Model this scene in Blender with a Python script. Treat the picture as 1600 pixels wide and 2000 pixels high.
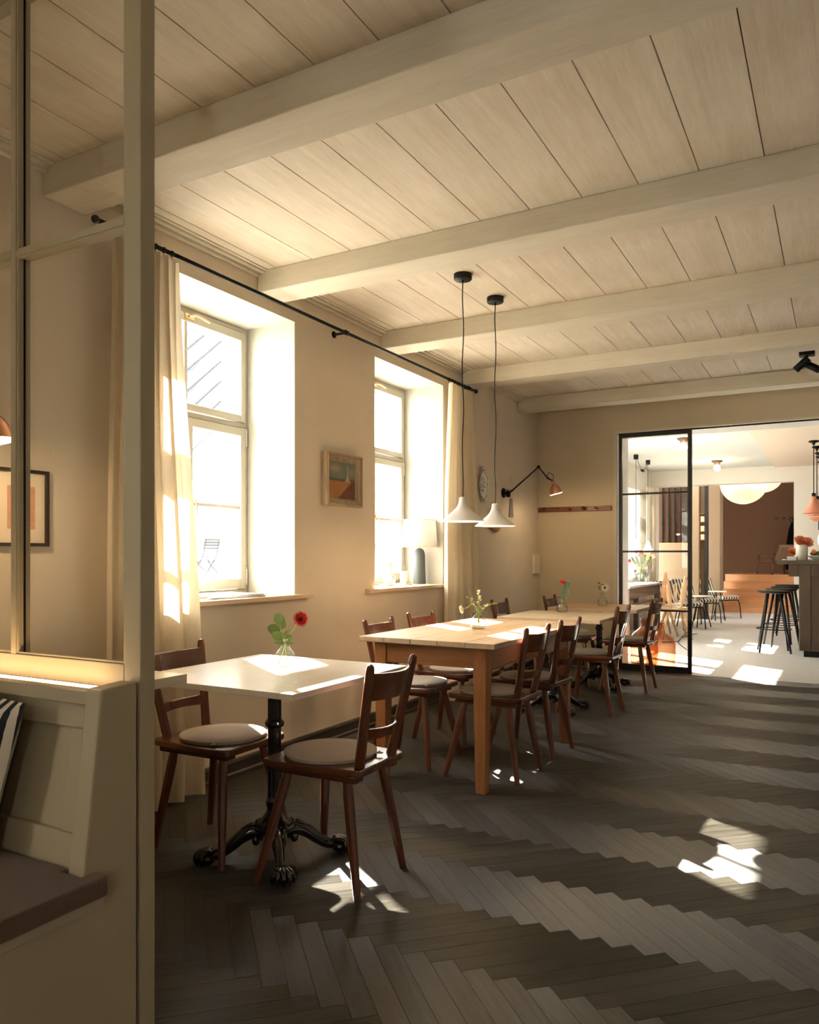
import bpy, math, random
from mathutils import Vector, Matrix
R = math.radians
PI = math.pi
random.seed(7)
for _o in list(bpy.data.objects):
    bpy.data.objects.remove(_o, do_unlink=True)
SC = bpy.context.scene
COL = SC.collection

# ------------------------------------------------------------------ camera
cam = bpy.data.cameras.new('camera')
cam.sensor_fit = 'HORIZONTAL'
cam.sensor_width = 36.0
cam.lens = 34.05
cam.shift_y = 86.0 / 1600.0
cam.clip_start = 0.05
cam.clip_end = 200
camo = bpy.data.objects.new('camera', cam)
COL.objects.link(camo)
camo.location = (0, 0, 1.2)
camo.rotation_euler = (R(90), 0, R(29.02))
SC.camera = camo

# ------------------------------------------------------------------ sky, sun, exposure
SKY = 22.0
SUN = 62.0
W = bpy.data.worlds.new('sky')
SC.world = W
W.use_nodes = True
_n = W.node_tree.nodes
_l = W.node_tree.links
_bg = _n['Background']
_bg.inputs['Color'].default_value = (0.98, 0.97, 0.94, 1)
_bg.inputs['Strength'].default_value = SKY
SUNDIR = Vector((1.225, -0.83, -1.0))
sl = bpy.data.lights.new('sun', 'SUN')
sl.energy = SUN
sl.color = (1.0, 0.93, 0.82)
sl.angle = R(0.7)
so = bpy.data.objects.new('sun', sl)
COL.objects.link(so)
so.location = (-12, 9, 12)
so.rotation_euler = SUNDIR.to_track_quat('-Z', 'Y').to_euler()
SC.view_settings.view_transform = 'Standard'
SC.view_settings.look = 'None'
SC.view_settings.exposure = 0.42
SC.view_settings.gamma = 1.0
SC.view_settings.use_curve_mapping = False
SC.cycles.transparent_max_bounces = 32


def portal(loc, sx, sy, rot):
    # sampling portal in a window opening: gives off no light itself, only guides the sky light
    a = bpy.data.lights.new('sky_portal', 'AREA')
    a.shape = 'RECTANGLE'
    a.size = sx
    a.size_y = sy
    a.cycles.is_portal = True
    o = bpy.data.objects.new('sky_portal', a)
    COL.objects.link(o)
    o.location = loc
    o.rotation_euler = rot
    return o


def lamp(loc, power, color=(1, 0.72, 0.42), size=0.03, kind='POINT', rot=None, spot=None):
    a = bpy.data.lights.new('lamp_light', kind)
    a.energy = power
    a.color = color
    if kind != 'AREA':
        a.shadow_soft_size = size
    if spot:
        a.spot_size = R(spot)
        a.spot_blend = 0.6
    o = bpy.data.objects.new('lamp_light', a)
    COL.objects.link(o)
    o.location = loc
    if rot:
        o.rotation_euler = rot
    return o

# ------------------------------------------------------------------ materials
def srgb(r, g, b):
    f = lambda c: (c / 255 / 12.92) if c / 255 <= 0.04045 else ((c / 255 + 0.055) / 1.055) ** 2.4
    return (f(r), f(g), f(b), 1)


def newmat(name):
    m = bpy.data.materials.new(name)
    m.use_nodes = True
    nt = m.node_tree
    b = nt.nodes['Principled BSDF']
    return m, nt, b


def N(nt, t, **kw):
    n = nt.nodes.new(t)
    for k, v in kw.items():
        setattr(n, k, v)
    return n


def plain(name, col, rough=0.5, metal=0.0, var=0.06, scale=12, bump=0.0, bscale=80, spec=0.5, coat=0.0, emit=None, es=0, sheen=0.0):
    m, nt, b = newmat(name)
    tc = N(nt, 'ShaderNodeTexCoord')
    no = N(nt, 'ShaderNodeTexNoise')
    no.inputs['Scale'].default_value = scale
    no.inputs['Detail'].default_value = 4
    nt.links.new(tc.outputs['Object'], no.inputs['Vector'])
    mx = N(nt, 'ShaderNodeMix', data_type='RGBA')
    c = Vector(col[:3])
    mx.inputs['A'].default_value = (*(c * (1 - var)), 1)
    mx.inputs['B'].default_value = (*(c * (1 + var)), 1)
    nt.links.new(no.outputs['Fac'], mx.inputs['Factor'])
    nt.links.new(mx.outputs['Result'], b.inputs['Base Color'])
    b.inputs['Roughness'].default_value = rough
    b.inputs['Metallic'].default_value = metal
    b.inputs['Specular IOR Level'].default_value = spec
    b.inputs['Coat Weight'].default_value = coat
    b.inputs['Sheen Weight'].default_value = sheen
    if emit:
        b.inputs['Emission Color'].default_value = (*emit[:3], 1)
        b.inputs['Emission Strength'].default_value = es
    if bump:
        n2 = N(nt, 'ShaderNodeTexNoise')
        n2.inputs['Scale'].default_value = bscale
        n2.inputs['Detail'].default_value = 3
        nt.links.new(tc.outputs['Object'], n2.inputs['Vector'])
        bp = N(nt, 'ShaderNodeBump')
        bp.inputs['Strength'].default_value = bump
        bp.inputs['Distance'].default_value = 0.004
        nt.links.new(n2.outputs['Fac'], bp.inputs['Height'])
        nt.links.new(bp.outputs['Normal'], b.inputs['Normal'])
    return m


def wood(name, c1, c2, axis='X', scale=1.0, rough=0.45, coords='Object', coat=0.0, bump=0.15, knots=0.0, spec=0.5, fine=1.0, rand=0.0, aniso=0.0, blotch=0.25):
    """grain runs along axis"""
    m, nt, b = newmat(name)
    tc = N(nt, 'ShaderNodeTexCoord')
    mp = N(nt, 'ShaderNodeMapping')
    s = {'X': (0.7, 9, 9), 'Y': (9, 0.7, 9), 'Z': (9, 9, 0.7)}[axis]
    mp.inputs['Scale'].default_value = tuple(v * scale for v in s)
    nt.links.new(tc.outputs[coords], mp.inputs['Vector'])
    vec = mp.outputs['Vector']
    oi = N(nt, 'ShaderNodeObjectInfo')
    if rand:
        ad = N(nt, 'ShaderNodeVectorMath', operation='MULTIPLY_ADD')
        cb = N(nt, 'ShaderNodeCombineXYZ')
        nt.links.new(oi.outputs['Random'], cb.inputs[0])
        nt.links.new(oi.outputs['Random'], cb.inputs[1])
        nt.links.new(oi.outputs['Random'], cb.inputs[2])
        nt.links.new(cb.outputs[0], ad.inputs[0])
        ad.inputs[1].default_value = (37, 53, 71)
        nt.links.new(mp.outputs['Vector'], ad.inputs[2])
        vec = ad.outputs[0]
    n1 = N(nt, 'ShaderNodeTexNoise')
    n1.inputs['Scale'].default_value = 1.6
    n1.inputs['Detail'].default_value = 5
    n1.inputs['Distortion'].default_value = 1.2
    nt.links.new(vec, n1.inputs['Vector'])
    wv = N(nt, 'ShaderNodeTexNoise')
    wv.inputs['Scale'].default_value = 14 * fine
    wv.inputs['Detail'].default_value = 6
    wv.inputs['Roughness'].default_value = 0.7
    nt.links.new(vec, wv.inputs['Vector'])
    # large soft blotches
    n3 = N(nt, 'ShaderNodeTexNoise')
    n3.inputs['Scale'].default_value = 3.0
    nt.links.new(tc.outputs[coords], n3.inputs['Vector'])
    ma = N(nt, 'ShaderNodeMath', operation='MULTIPLY_ADD')
    ma.inputs[1].default_value = 0.5
    nt.links.new(wv.outputs['Fac'], ma.inputs[0])
    mb = N(nt, 'ShaderNodeMath', operation='MULTIPLY')
    mb.inputs[1].default_value = 0.5
    nt.links.new(n1.outputs['Fac'], mb.inputs[0])
    nt.links.new(mb.outputs[0], ma.inputs[2])
    mc = N(nt, 'ShaderNodeMath', operation='MULTIPLY_ADD')
    mc.inputs[1].default_value = blotch
    nt.links.new(n3.outputs['Fac'], mc.inputs[0])
    nt.links.new(ma.outputs[0], mc.inputs[2])
    last = mc.outputs[0]
    if rand:
        md = N(nt, 'ShaderNodeMath', operation='MULTIPLY_ADD')
        md.inputs[1].default_value = rand
        nt.links.new(oi.outputs['Random'], md.inputs[0])
        nt.links.new(last, md.inputs[2])
        last = md.outputs[0]
    rp = N(nt, 'ShaderNodeMapRange')
    rp.inputs['From Min'].default_value = 0.42
    rp.inputs['From Max'].default_value = 0.42 + 0.42 + rand
    nt.links.new(last, rp.inputs['Value'])
    mx = N(nt, 'ShaderNodeMix', data_type='RGBA')
    mx.inputs['A'].default_value = c1
    mx.inputs['B'].default_value = c2
    nt.links.new(rp.outputs[0], mx.inputs['Factor'])
    out = mx.outputs['Result']
    if knots:
        vo = N(nt, 'ShaderNodeTexVoronoi')
        vo.inputs['Scale'].default_value = knots
        mk = N(nt, 'ShaderNodeMapping')
        mk.inputs['Scale'].default_value = {'X': (0.5, 1, 1), 'Y': (1, 0.5, 1), 'Z': (1, 1, 0.5)}[axis]
        nt.links.new(tc.outputs[coords], mk.inputs['Vector'])
        nt.links.new(mk.outputs[0], vo.inputs['Vector'])
        kr = N(nt, 'ShaderNodeMapRange')
        kr.inputs['From Min'].default_value = 0.03
        kr.inputs['From Max'].default_value = 0.11
        kr.inputs['To Min'].default_value = 0.55
        kr.inputs['To Max'].default_value = 0.0
        nt.links.new(vo.outputs['Distance'], kr.inputs['Value'])
        m2 = N(nt, 'ShaderNodeMix', data_type='RGBA')
        nt.links.new(kr.outputs[0], m2.inputs['Factor'])
        nt.links.new(out, m2.inputs['A'])
        m2.inputs['B'].default_value = (c1[0] * 0.55, c1[1] * 0.5, c1[2] * 0.42, 1)
        out = m2.outputs['Result']
    nt.links.new(out, b.inputs['Base Color'])
    b.inputs['Roughness'].default_value = rough
    b.inputs['Specular IOR Level'].default_value = spec
    b.inputs['Coat Weight'].default_value = coat
    b.inputs['Coat Roughness'].default_value = 0.2
    b.inputs['Anisotropic'].default_value = aniso
    if bump:
        bp = N(nt, 'ShaderNodeBump')
        bp.inputs['Strength'].default_value = bump
        bp.inputs['Distance'].default_value = 0.002
        nt.links.new(wv.outputs['Fac'], bp.inputs['Height'])
        nt.links.new(bp.outputs['Normal'], b.inputs['Normal'])
    return m


def glassy(name, tint=(1, 1, 1), ior=1.45, rough=0.0, edge=None, density=0.0):
    """thin clear glass: transparent with a fresnel reflection; edge = colour towards the rim"""
    m = bpy.data.materials.new(name)
    m.use_nodes = True
    nt = m.node_tree
    nt.nodes.clear()
    o = N(nt, 'ShaderNodeOutputMaterial')
    tr = N(nt, 'ShaderNodeBsdfTransparent')
    tr.inputs[0].default_value = (*tint, 1)
    if edge:
        lw = N(nt, 'ShaderNodeLayerWeight')
        lw.inputs[0].default_value = 0.35
        mx = N(nt, 'ShaderNodeMix', data_type='RGBA')
        mx.inputs['A'].default_value = (*tint, 1)
        mx.inputs['B'].default_value = (*edge, 1)
        nt.links.new(lw.outputs['Facing'], mx.inputs['Factor'])
        nt.links.new(mx.outputs['Result'], tr.inputs[0])
    gl = N(nt, 'ShaderNodeBsdfGlossy')
    gl.inputs['Roughness'].default_value = rough
    lf = N(nt, 'ShaderNodeLayerWeight')
    lf.inputs[0].default_value = 0.5
    f0 = ((ior - 1) / (ior + 1)) ** 2
    pw = N(nt, 'ShaderNodeMath', operation='POWER')
    pw.inputs[1].default_value = 5.0
    nt.links.new(lf.outputs['Facing'], pw.inputs[0])
    fr = N(nt, 'ShaderNodeMath', operation='MULTIPLY_ADD')
    fr.inputs[1].default_value = 1 - f0
    fr.inputs[2].default_value = f0
    nt.links.new(pw.outputs[0], fr.inputs[0])
    ms = N(nt, 'ShaderNodeMixShader')
    nt.links.new(fr.outputs[0], ms.inputs[0])
    nt.links.new(tr.outputs[0], ms.inputs[1])
    nt.links.new(gl.outputs[0], ms.inputs[2])
    nt.links.new(ms.outputs[0], o.inputs[0])
    return m


def cloth(name, col, trans=0.35, rough=0.9, weave=350, var=0.08):
    m = bpy.data.materials.new(name)
    m.use_nodes = True
    nt = m.node_tree
    nt.nodes.clear()
    o = N(nt, 'ShaderNodeOutputMaterial')
    tc = N(nt, 'ShaderNodeTexCoord')
    mp = N(nt, 'ShaderNodeMapping')
    mp.inputs['Scale'].default_value = (1, 1, 0.15)
    nt.links.new(tc.outputs['Object'], mp.inputs[0])
    no = N(nt, 'ShaderNodeTexNoise')
    no.inputs['Scale'].default_value = weave
    no.inputs['Detail'].default_value = 3
    nt.links.new(mp.outputs[0], no.inputs['Vector'])
    mx = N(nt, 'ShaderNodeMix', data_type='RGBA')
    c = Vector(col[:3])
    mx.inputs['A'].default_value = (*(c * (1 - var)), 1)
    mx.inputs['B'].default_value = (*(c * (1 + var)), 1)
    nt.links.new(no.outputs['Fac'], mx.inputs['Factor'])
    d = N(nt, 'ShaderNodeBsdfDiffuse')
    t = N(nt, 'ShaderNodeBsdfTranslucent')
    nt.links.new(mx.outputs['Result'], d.inputs[0])
    nt.links.new(mx.outputs['Result'], t.inputs[0])
    ms = N(nt, 'ShaderNodeMixShader')
    ms.inputs[0].default_value = trans
    nt.links.new(d.outputs[0], ms.inputs[1])
    nt.links.new(t.outputs[0], ms.inputs[2])
    nt.links.new(ms.outputs[0], o.inputs[0])
    return m


def emitter(name, col, s):
    m, nt, b = newmat(name)
    b.inputs['Base Color'].default_value = (*col[:3], 1)
    b.inputs['Emission Color'].default_value = (*col[:3], 1)
    b.inputs['Emission Strength'].default_value = s
    return m


def vcol(name, rough=0.6):
    m, nt, b = newmat(name)
    a = N(nt, 'ShaderNodeVertexColor')
    a.layer_name = 'col'
    nt.links.new(a.outputs['Color'], b.inputs['Base Color'])
    b.inputs['Roughness'].default_value = rough
    return m


def stripes(name, ca, cb, axis=0, freq=20, rough=0.9, duty=0.5):
    m, nt, b = newmat(name)
    tc = N(nt, 'ShaderNodeTexCoord')
    sp = N(nt, 'ShaderNodeSeparateXYZ')
    nt.links.new(tc.outputs['Object'], sp.inputs[0])
    mu = N(nt, 'ShaderNodeMath', operation='MULTIPLY')
    mu.inputs[1].default_value = freq
    nt.links.new(sp.outputs[axis], mu.inputs[0])
    fr = N(nt, 'ShaderNodeMath', operation='FRACT')
    nt.links.new(mu.outputs[0], fr.inputs[0])
    gt = N(nt, 'ShaderNodeMath', operation='GREATER_THAN')
    gt.inputs[1].default_value = duty
    nt.links.new(fr.outputs[0], gt.inputs[0])
    mx = N(nt, 'ShaderNodeMix', data_type='RGBA')
    mx.inputs['A'].default_value = ca
    mx.inputs['B'].default_value = cb
    nt.links.new(gt.outputs[0], mx.inputs['Factor'])
    nt.links.new(mx.outputs['Result'], b.inputs['Base Color'])
    b.inputs['Roughness'].default_value = rough
    return m


M = {}
M['wall'] = plain('beige_wall_paint', (0.69, 0.60, 0.47), 0.85, var=0.05, scale=5, bump=0.25, bscale=60, spec=0.2)
M['farwall'] = plain('olive_beige_wall_paint', (0.64, 0.54, 0.38), 0.85, var=0.04, scale=5, bump=0.25, bscale=60, spec=0.2)
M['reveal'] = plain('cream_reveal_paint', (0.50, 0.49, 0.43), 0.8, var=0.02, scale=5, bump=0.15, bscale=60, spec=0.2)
M['frame_white'] = plain('cream_window_paint', (0.50, 0.465, 0.37), 0.35, var=0.03)
M['joinery'] = plain('sage_beige_joinery_paint', (0.41, 0.345, 0.225), 0.42, var=0.02, spec=0.4)
M['white_room'] = plain('white_room_paint', (0.80, 0.78, 0.72), 0.8, var=0.02, spec=0.2, bump=0.1)
M['grey_ceiling'] = plain('pale_grey_ceiling', (0.66, 0.68, 0.64), 0.8, var=0.03, spec=0.2)
M['acoustic'] = plain('cream_acoustic_panel', (0.80, 0.68, 0.55), 0.95, var=0.14, scale=60, bump=0.5, bscale=120, spec=0.1)
M['terrazzo'] = plain('pale_terrazzo', (0.62, 0.62, 0.60), 0.35, var=0.30, scale=38, spec=0.5)
M['ground'] = plain('pale_gravel', (0.55, 0.53, 0.50), 0.9)
M['facade'] = plain('white_render', (0.62, 0.62, 0.62), 0.9)
M['zinc'] = plain('anthracite_zinc_cladding', (0.034, 0.037, 0.040), 0.7, spec=0.2)
M['zinc_dark'] = plain('dark_zinc_seams', (0.024, 0.026, 0.029), 0.7, spec=0.2)
M['board'] = wood('whitewashed_spruce', (0.54, 0.445, 0.32, 1), (0.76, 0.69, 0.56, 1), 'Y', 0.9, 0.6, knots=2.2, rand=0.12, bump=0.1, spec=0.3, blotch=0.35)
M['beam'] = wood('whitewashed_beam', (0.56, 0.50, 0.38, 1), (0.70, 0.64, 0.51, 1), 'X', 0.8, 0.65, bump=0.35, spec=0.3, knots=1.1)
M['dark_gap'] = plain('dark_gap', (0.05, 0.035, 0.02), 0.9)
M['gap_brown'] = plain('shadow_gap_brown', (0.20, 0.14, 0.08), 0.9)
M['oakfloor'] = None
M['cherry'] = wood('dark_cherry_chair_wood', (0.040, 0.010, 0.004, 1), (0.19, 0.058, 0.024, 1), 'Z', 1.8, 0.28, coat=0.35, bump=0.08, rand=0.1)
M['cherry_x'] = wood('dark_cherry_chair_wood_cross', (0.045, 0.011, 0.005, 1), (0.19, 0.055, 0.022, 1), 'X', 1.8, 0.26, coat=0.35, bump=0.08, rand=0.1)
M['cherry_y'] = wood('dark_cherry_seat_wood', (0.045, 0.013, 0.006, 1), (0.18, 0.058, 0.024, 1), 'Y', 1.6, 0.25, coat=0.4, bump=0.08, rand=0.1)
M['felt'] = plain('greige_felt', (0.56, 0.465, 0.35), 0.95, var=0.1, scale=220, bump=0.3, bscale=500, spec=0.1, sheen=0.3)
M['piping'] = plain('greige_piping', (0.50, 0.44, 0.36), 0.9, spec=0.1)
M['iron'] = plain('black_cast_iron', (0.012, 0.011, 0.010), 0.22, var=0.2, spec=0.7, bump=0.15, bscale=40, coat=0.3)
M['ash_top'] = wood('pale_ash_top', (0.64, 0.58, 0.47, 1), (0.76, 0.71, 0.61, 1), 'Y', 1.0, 0.28, bump=0.03, spec=0.5)
M['oak_top'] = wood('pale_oak_top', (0.50, 0.36, 0.22, 1), (0.68, 0.53, 0.35, 1), 'Y', 1.2, 0.35, bump=0.05, spec=0.5, rand=0.25)
M['oak_top_x'] = wood('honey_oak_top', (0.46, 0.28, 0.15, 1), (0.62, 0.42, 0.25, 1), 'X', 1.2, 0.35, bump=0.05, spec=0.5, rand=0.25)
M['pine'] = wood('old_pine_top', (0.27, 0.165, 0.09, 1), (0.62, 0.47, 0.30, 1), 'Y', 1.4, 0.42, bump=0.3, knots=3.0, rand=0.25)
M['pine_z'] = wood('honey_pine_legs', (0.17, 0.058, 0.016, 1), (0.44, 0.185, 0.060, 1), 'Z', 2.0, 0.4, bump=0.2, knots=2.0, rand=0.15)
M['pine_x'] = wood('honey_pine_apron', (0.17, 0.060, 0.017, 1), (0.44, 0.19, 0.064, 1), 'X', 2.0, 0.4, bump=0.2, knots=2.6, rand=0.15)
M['pine_y'] = wood('honey_pine_apron_long', (0.17, 0.060, 0.017, 1), (0.44, 0.19, 0.064, 1), 'Y', 2.0, 0.4, bump=0.2, knots=2.6, rand=0.15)
M['sill'] = wood('pale_beech_sill', (0.58, 0.42, 0.26, 1), (0.72, 0.57, 0.39, 1), 'Y', 1.2, 0.5, bump=0.05)
M['basebd'] = wood('dark_baseboard', (0.030, 0.024, 0.018, 1), (0.055, 0.045, 0.035, 1), 'Y', 1.0, 0.4, bump=0.2)
M['black'] = plain('matt_black_metal', (0.006, 0.006, 0.006), 0.5, spec=0.25)
M['steel_black'] = plain('black_steel_frame', (0.010, 0.009, 0.007), 0.35, spec=0.5)
M['glass'] = glassy('clear_pane')
M['vase_glass'] = glassy('clear_vase_glass', (0.97, 0.98, 0.97), 1.75, 0.02, (0.42, 0.46, 0.43))
M['water'] = glassy('water', (0.95, 0.97, 0.95), 1.2, 0.0, (0.80, 0.84, 0.80))
M['amber'] = glassy('amber_glass', (0.92, 0.63, 0.44), 1.5, 0.02, (0.52, 0.20, 0.09))
M['linen'] = cloth('cream_linen', (0.76, 0.66, 0.49), 0.22, weave=260, var=0.10)
M['sheer'] = cloth('white_linen', (0.85, 0.80, 0.70), 0.5)
M['shade_white'] = cloth('white_lamp_shade', (0.85, 0.82, 0.78), 0.5, var=0.05, weave=120)
M['porcelain'] = plain('white_porcelain', (0.80, 0.76, 0.69), 0.3, var=0.01)
M['porcelain_in'] = plain('lit_shade_lining', (0.85, 0.80, 0.72), 0.5, var=0.01)
M['ceramic_green'] = plain('grey_green_ceramic', (0.085, 0.10, 0.095), 0.55, var=0.08, bump=0.1)
M['copper'] = plain('polished_copper', (0.82, 0.42, 0.27), 0.25, 1.0, var=0.05)
M['brass'] = plain('pale_brass', (0.80, 0.58, 0.32), 0.3, 1.0, var=0.03)
M['bulb'] = emitter('warm_bulb', (1, 0.72, 0.42), 25)
M['bulb_low'] = emitter('soft_bulb', (1, 0.78, 0.52), 8)
M['led'] = emitter('warm_led_strip', (1, 0.68, 0.36), 14)
M['paper_lit'] = emitter('lit_paper_lantern', (1.0, 0.74, 0.44), 0.42)
M['globe_lit'] = emitter('lit_glass_globe', (1.0, 0.78, 0.48), 3.0)
M['art_black'] = plain('black_frame_wood', (0.018, 0.012, 0.008), 0.4)
M['mat_board'] = plain('cream_mat_board', (0.80, 0.68, 0.50), 0.8, var=0.02)
M['print_pink'] = plain('salmon_print', (0.62, 0.33, 0.20), 0.8, var=0.3, scale=70)
M['gilt'] = wood('worn_silver_gilt', (0.16, 0.10, 0.05, 1), (0.55, 0.43, 0.27, 1), 'Z', 3.0, 0.42, bump=0.3)
M['canvas'] = vcol('painted_canvas', 0.55)
M['wax'] = plain('ivory_wax', (0.85, 0.76, 0.62), 0.5, var=0.02)
M['paper'] = plain('newsprint', (0.72, 0.72, 0.72), 0.8, var=0.1, scale=90)
M['red_wood'] = wood('reddish_rack_wood', (0.14, 0.04, 0.015, 1), (0.30, 0.10, 0.04, 1), 'X', 2.0, 0.4, bump=0.05)
M['disc_wood'] = wood('honey_turned_wood', (0.32, 0.14, 0.05, 1), (0.50, 0.26, 0.11, 1), 'Z', 2.0, 0.4, bump=0.05)
M['plastic'] = plain('cream_plastic', (0.80, 0.70, 0.57), 0.4, var=0.02)
M['leaf'] = plain('green_leaf', (0.16, 0.24, 0.06), 0.5, var=0.35, scale=30)
M['leaf_grey'] = plain('eucalyptus_leaf', (0.14, 0.22, 0.16), 0.6, var=0.25, scale=30)
M['china_blue'] = plain('dark_blue_green_glaze', (0.045, 0.075, 0.07), 0.35, var=0.3, scale=60)
M['stem'] = plain('green_stem', (0.34, 0.40, 0.12), 0.5, var=0.15)
M['petal_red'] = plain('coral_red_petal', (0.78, 0.05, 0.05), 0.6, var=0.15, scale=60)
M['petal_pink'] = plain('pale_pink_petal', (0.90, 0.48, 0.40), 0.6, var=0.12, scale=60)
M['petal_deep'] = plain('deep_red_petal', (0.62, 0.02, 0.02), 0.6, var=0.15, scale=60)
M['petal_white'] = plain('cream_petal', (0.85, 0.78, 0.60), 0.6, var=0.05)
M['petal_coral'] = plain('coral_bloom', (0.85, 0.30, 0.14), 0.6, var=0.25, scale=40)
M['petal_tulip'] = plain('pink_tulip', (0.80, 0.08, 0.16), 0.5, var=0.15)
M['petal_yellow'] = plain('pale_yellow_tulip', (0.85, 0.72, 0.28), 0.5, var=0.1)
M['centre'] = plain('brown_flower_centre', (0.10, 0.05, 0.02), 0.8)
M['cushion'] = plain('brown_woven_wool', (0.125, 0.075, 0.042), 0.95, var=0.5, scale=420, bump=0.9, bscale=520, spec=0.1, sheen=0.3)
M['pillow'] = stripes('black_cream_stripe', (0.62, 0.55, 0.45, 1), (0.012, 0.012, 0.015, 1), 0, 34)
M['stripe_chair'] = stripes('black_cream_deckchair_stripe', (0.66, 0.60, 0.50, 1), (0.03, 0.028, 0.025, 1), 0, 13)
M['hall_wall'] = plain('hall_beige_wall', (0.30, 0.215, 0.135), 0.9, var=0.04, spec=0.1)
M['coat'] = plain('black_coat_wool', (0.006, 0.005, 0.005), 0.95, spec=0.03)
M['brown_wall'] = plain('brown_plaster', (0.085, 0.042, 0.022), 0.9, var=0.06, spec=0.1)
M['stair'] = wood('orange_oak_steps', (0.42, 0.18, 0.065, 1), (0.60, 0.29, 0.12, 1), 'X', 0.8, 0.45, bump=0.1, rand=0.2)
M['bar_oak'] = wood('smoked_oak_bar', (0.045, 0.026, 0.013, 1), (0.115, 0.072, 0.037, 1), 'Z', 0.9, 0.5, bump=0.2)
M['bar_top'] = wood('smoked_oak_top', (0.055, 0.036, 0.022, 1), (0.12, 0.085, 0.053, 1), 'Y', 0.9, 0.45, bump=0.1)
M['pink_metal'] = plain('salmon_enamel', (0.74, 0.30, 0.19), 0.4, var=0.03)
M['oak_light'] = wood('light_oak', (0.46, 0.25, 0.12, 1), (0.66, 0.42, 0.23, 1), 'Z', 1.4, 0.45, bump=0.1)
M['walnut'] = wood('grey_brown_table_oak', (0.08, 0.040, 0.025, 1), (0.17, 0.095, 0.06, 1), 'Z', 1.2, 0.5, bump=0.1)
M['stone_top'] = plain('pale_grey_stone_top', (0.55, 0.57, 0.60), 0.3, var=0.04)
M['salad'] = plain('salad_green', (0.16, 0.20, 0.04), 0.6, var=0.5, scale=50)
M['orange'] = plain('orange_fruit', (0.75, 0.20, 0.04), 0.5, var=0.2, scale=30)
M['stoneware'] = plain('speckled_stoneware', (0.60, 0.58, 0.50), 0.5, var=0.12, scale=150)
M['greenwhite'] = plain('celadon_bowl', (0.62, 0.68, 0.60), 0.35, var=0.03)
M['plant'] = plain('snake_plant_leaf', (0.05, 0.07, 0.02), 0.5, var=0.5, scale=25)
M['leather'] = plain('tan_leather', (0.15, 0.085, 0.05), 0.6, var=0.08)
M['grey_felt'] = plain('grey_felt_panel', (0.26, 0.25, 0.22), 0.9, var=0.05)
M['garden_metal'] = plain('grey_garden_chair', (0.018, 0.018, 0.019), 0.7, spec=0.1)
M['shelf_lit'] = plain('lit_shelf_box', (0.70, 0.52, 0.34), 0.7, emit=(1, 0.7, 0.4), es=0.5)
M['soil'] = plain('dark_pot', (0.03, 0.025, 0.02), 0.6)


# ---- herringbone floor material: grain along local U of the uv map, rnd kept in the uv offset
def floor_material():
    m, nt, b = newmat('smoked_oak_parquet')
    uv = N(nt, 'ShaderNodeUVMap')
    uv.uv_map = 'grain'
    mp = N(nt, 'ShaderNodeMapping')
    mp.inputs['Scale'].default_value = (3.0, 45, 1)
    nt.links.new(uv.outputs[0], mp.inputs[0])
    n1 = N(nt, 'ShaderNodeTexNoise')
    n1.inputs['Scale'].default_value = 1.0
    n1.inputs['Detail'].default_value = 6
    n1.inputs['Distortion'].default_value = 1.4
    nt.links.new(mp.outputs[0], n1.inputs['Vector'])
    mp2 = N(nt, 'ShaderNodeMapping')
    mp2.inputs['Scale'].default_value = (10, 420, 1)
    nt.links.new(uv.outputs[0], mp2.inputs[0])
    n2 = N(nt, 'ShaderNodeTexNoise')
    n2.inputs['Scale'].default_value = 1.0
    n2.inputs['Detail'].default_value = 3
    nt.links.new(mp2.outputs[0], n2.inputs['Vector'])
    at = N(nt, 'ShaderNodeAttribute')
    at.attribute_name = 'rnd'
    a = N(nt, 'ShaderNodeMath', operation='MULTIPLY_ADD')
    a.inputs[1].default_value = 0.55
    nt.links.new(n1.outputs['Fac'], a.inputs[0])
    b2 = N(nt, 'ShaderNodeMath', operation='MULTIPLY')
    b2.inputs[1].default_value = 0.45
    nt.links.new(n2.outputs['Fac'], b2.inputs[0])
    nt.links.new(b2.outputs[0], a.inputs[2])
    c = N(nt, 'ShaderNodeMath', operation='MULTIPLY_ADD')
    c.inputs[1].default_value = 0.25
    nt.links.new(at.outputs['Fac'], c.inputs[0])
    nt.links.new(a.outputs[0], c.inputs[2])
    rp = N(nt, 'ShaderNodeMapRange')
    rp.inputs['From Min'].default_value = 0.38
    rp.inputs['From Max'].default_value = 0.85
    nt.links.new(c.outputs[0], rp.inputs['Value'])
    mx = N(nt, 'ShaderNodeMix', data_type='RGBA')
    mx.inputs['A'].default_value = (0.017, 0.0145, 0.0105, 1)
    mx.inputs['B'].default_value = (0.070, 0.063, 0.050, 1)
    nt.links.new(rp.outputs[0], mx.inputs['Factor'])
    nt.links.new(mx.outputs['Result'], b.inputs['Base Color'])
    b.inputs['Roughness'].default_value = 0.50
    b.inputs['Specular IOR Level'].default_value = 0.55
    # brushed grain: the sheen spreads across the grain
    b.inputs['Anisotropic'].default_value = 0.9
    b.inputs['Anisotropic Rotation'].default_value = 0.25
    tg = N(nt, 'ShaderNodeTangent', direction_type='UV_MAP')
    tg.uv_map = 'grain'
    nt.links.new(tg.outputs[0], b.inputs['Tangent'])
    bp = N(nt, 'ShaderNodeBump')
    bp.inputs['Strength'].default_value = 0.55
    bp.inputs['Distance'].default_value = 0.0012
    nt.links.new(n2.outputs['Fac'], bp.inputs['Height'])
    nt.links.new(bp.outputs['Normal'], b.inputs['Normal'])
    return m


M['oakfloor'] = floor_material()

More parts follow.
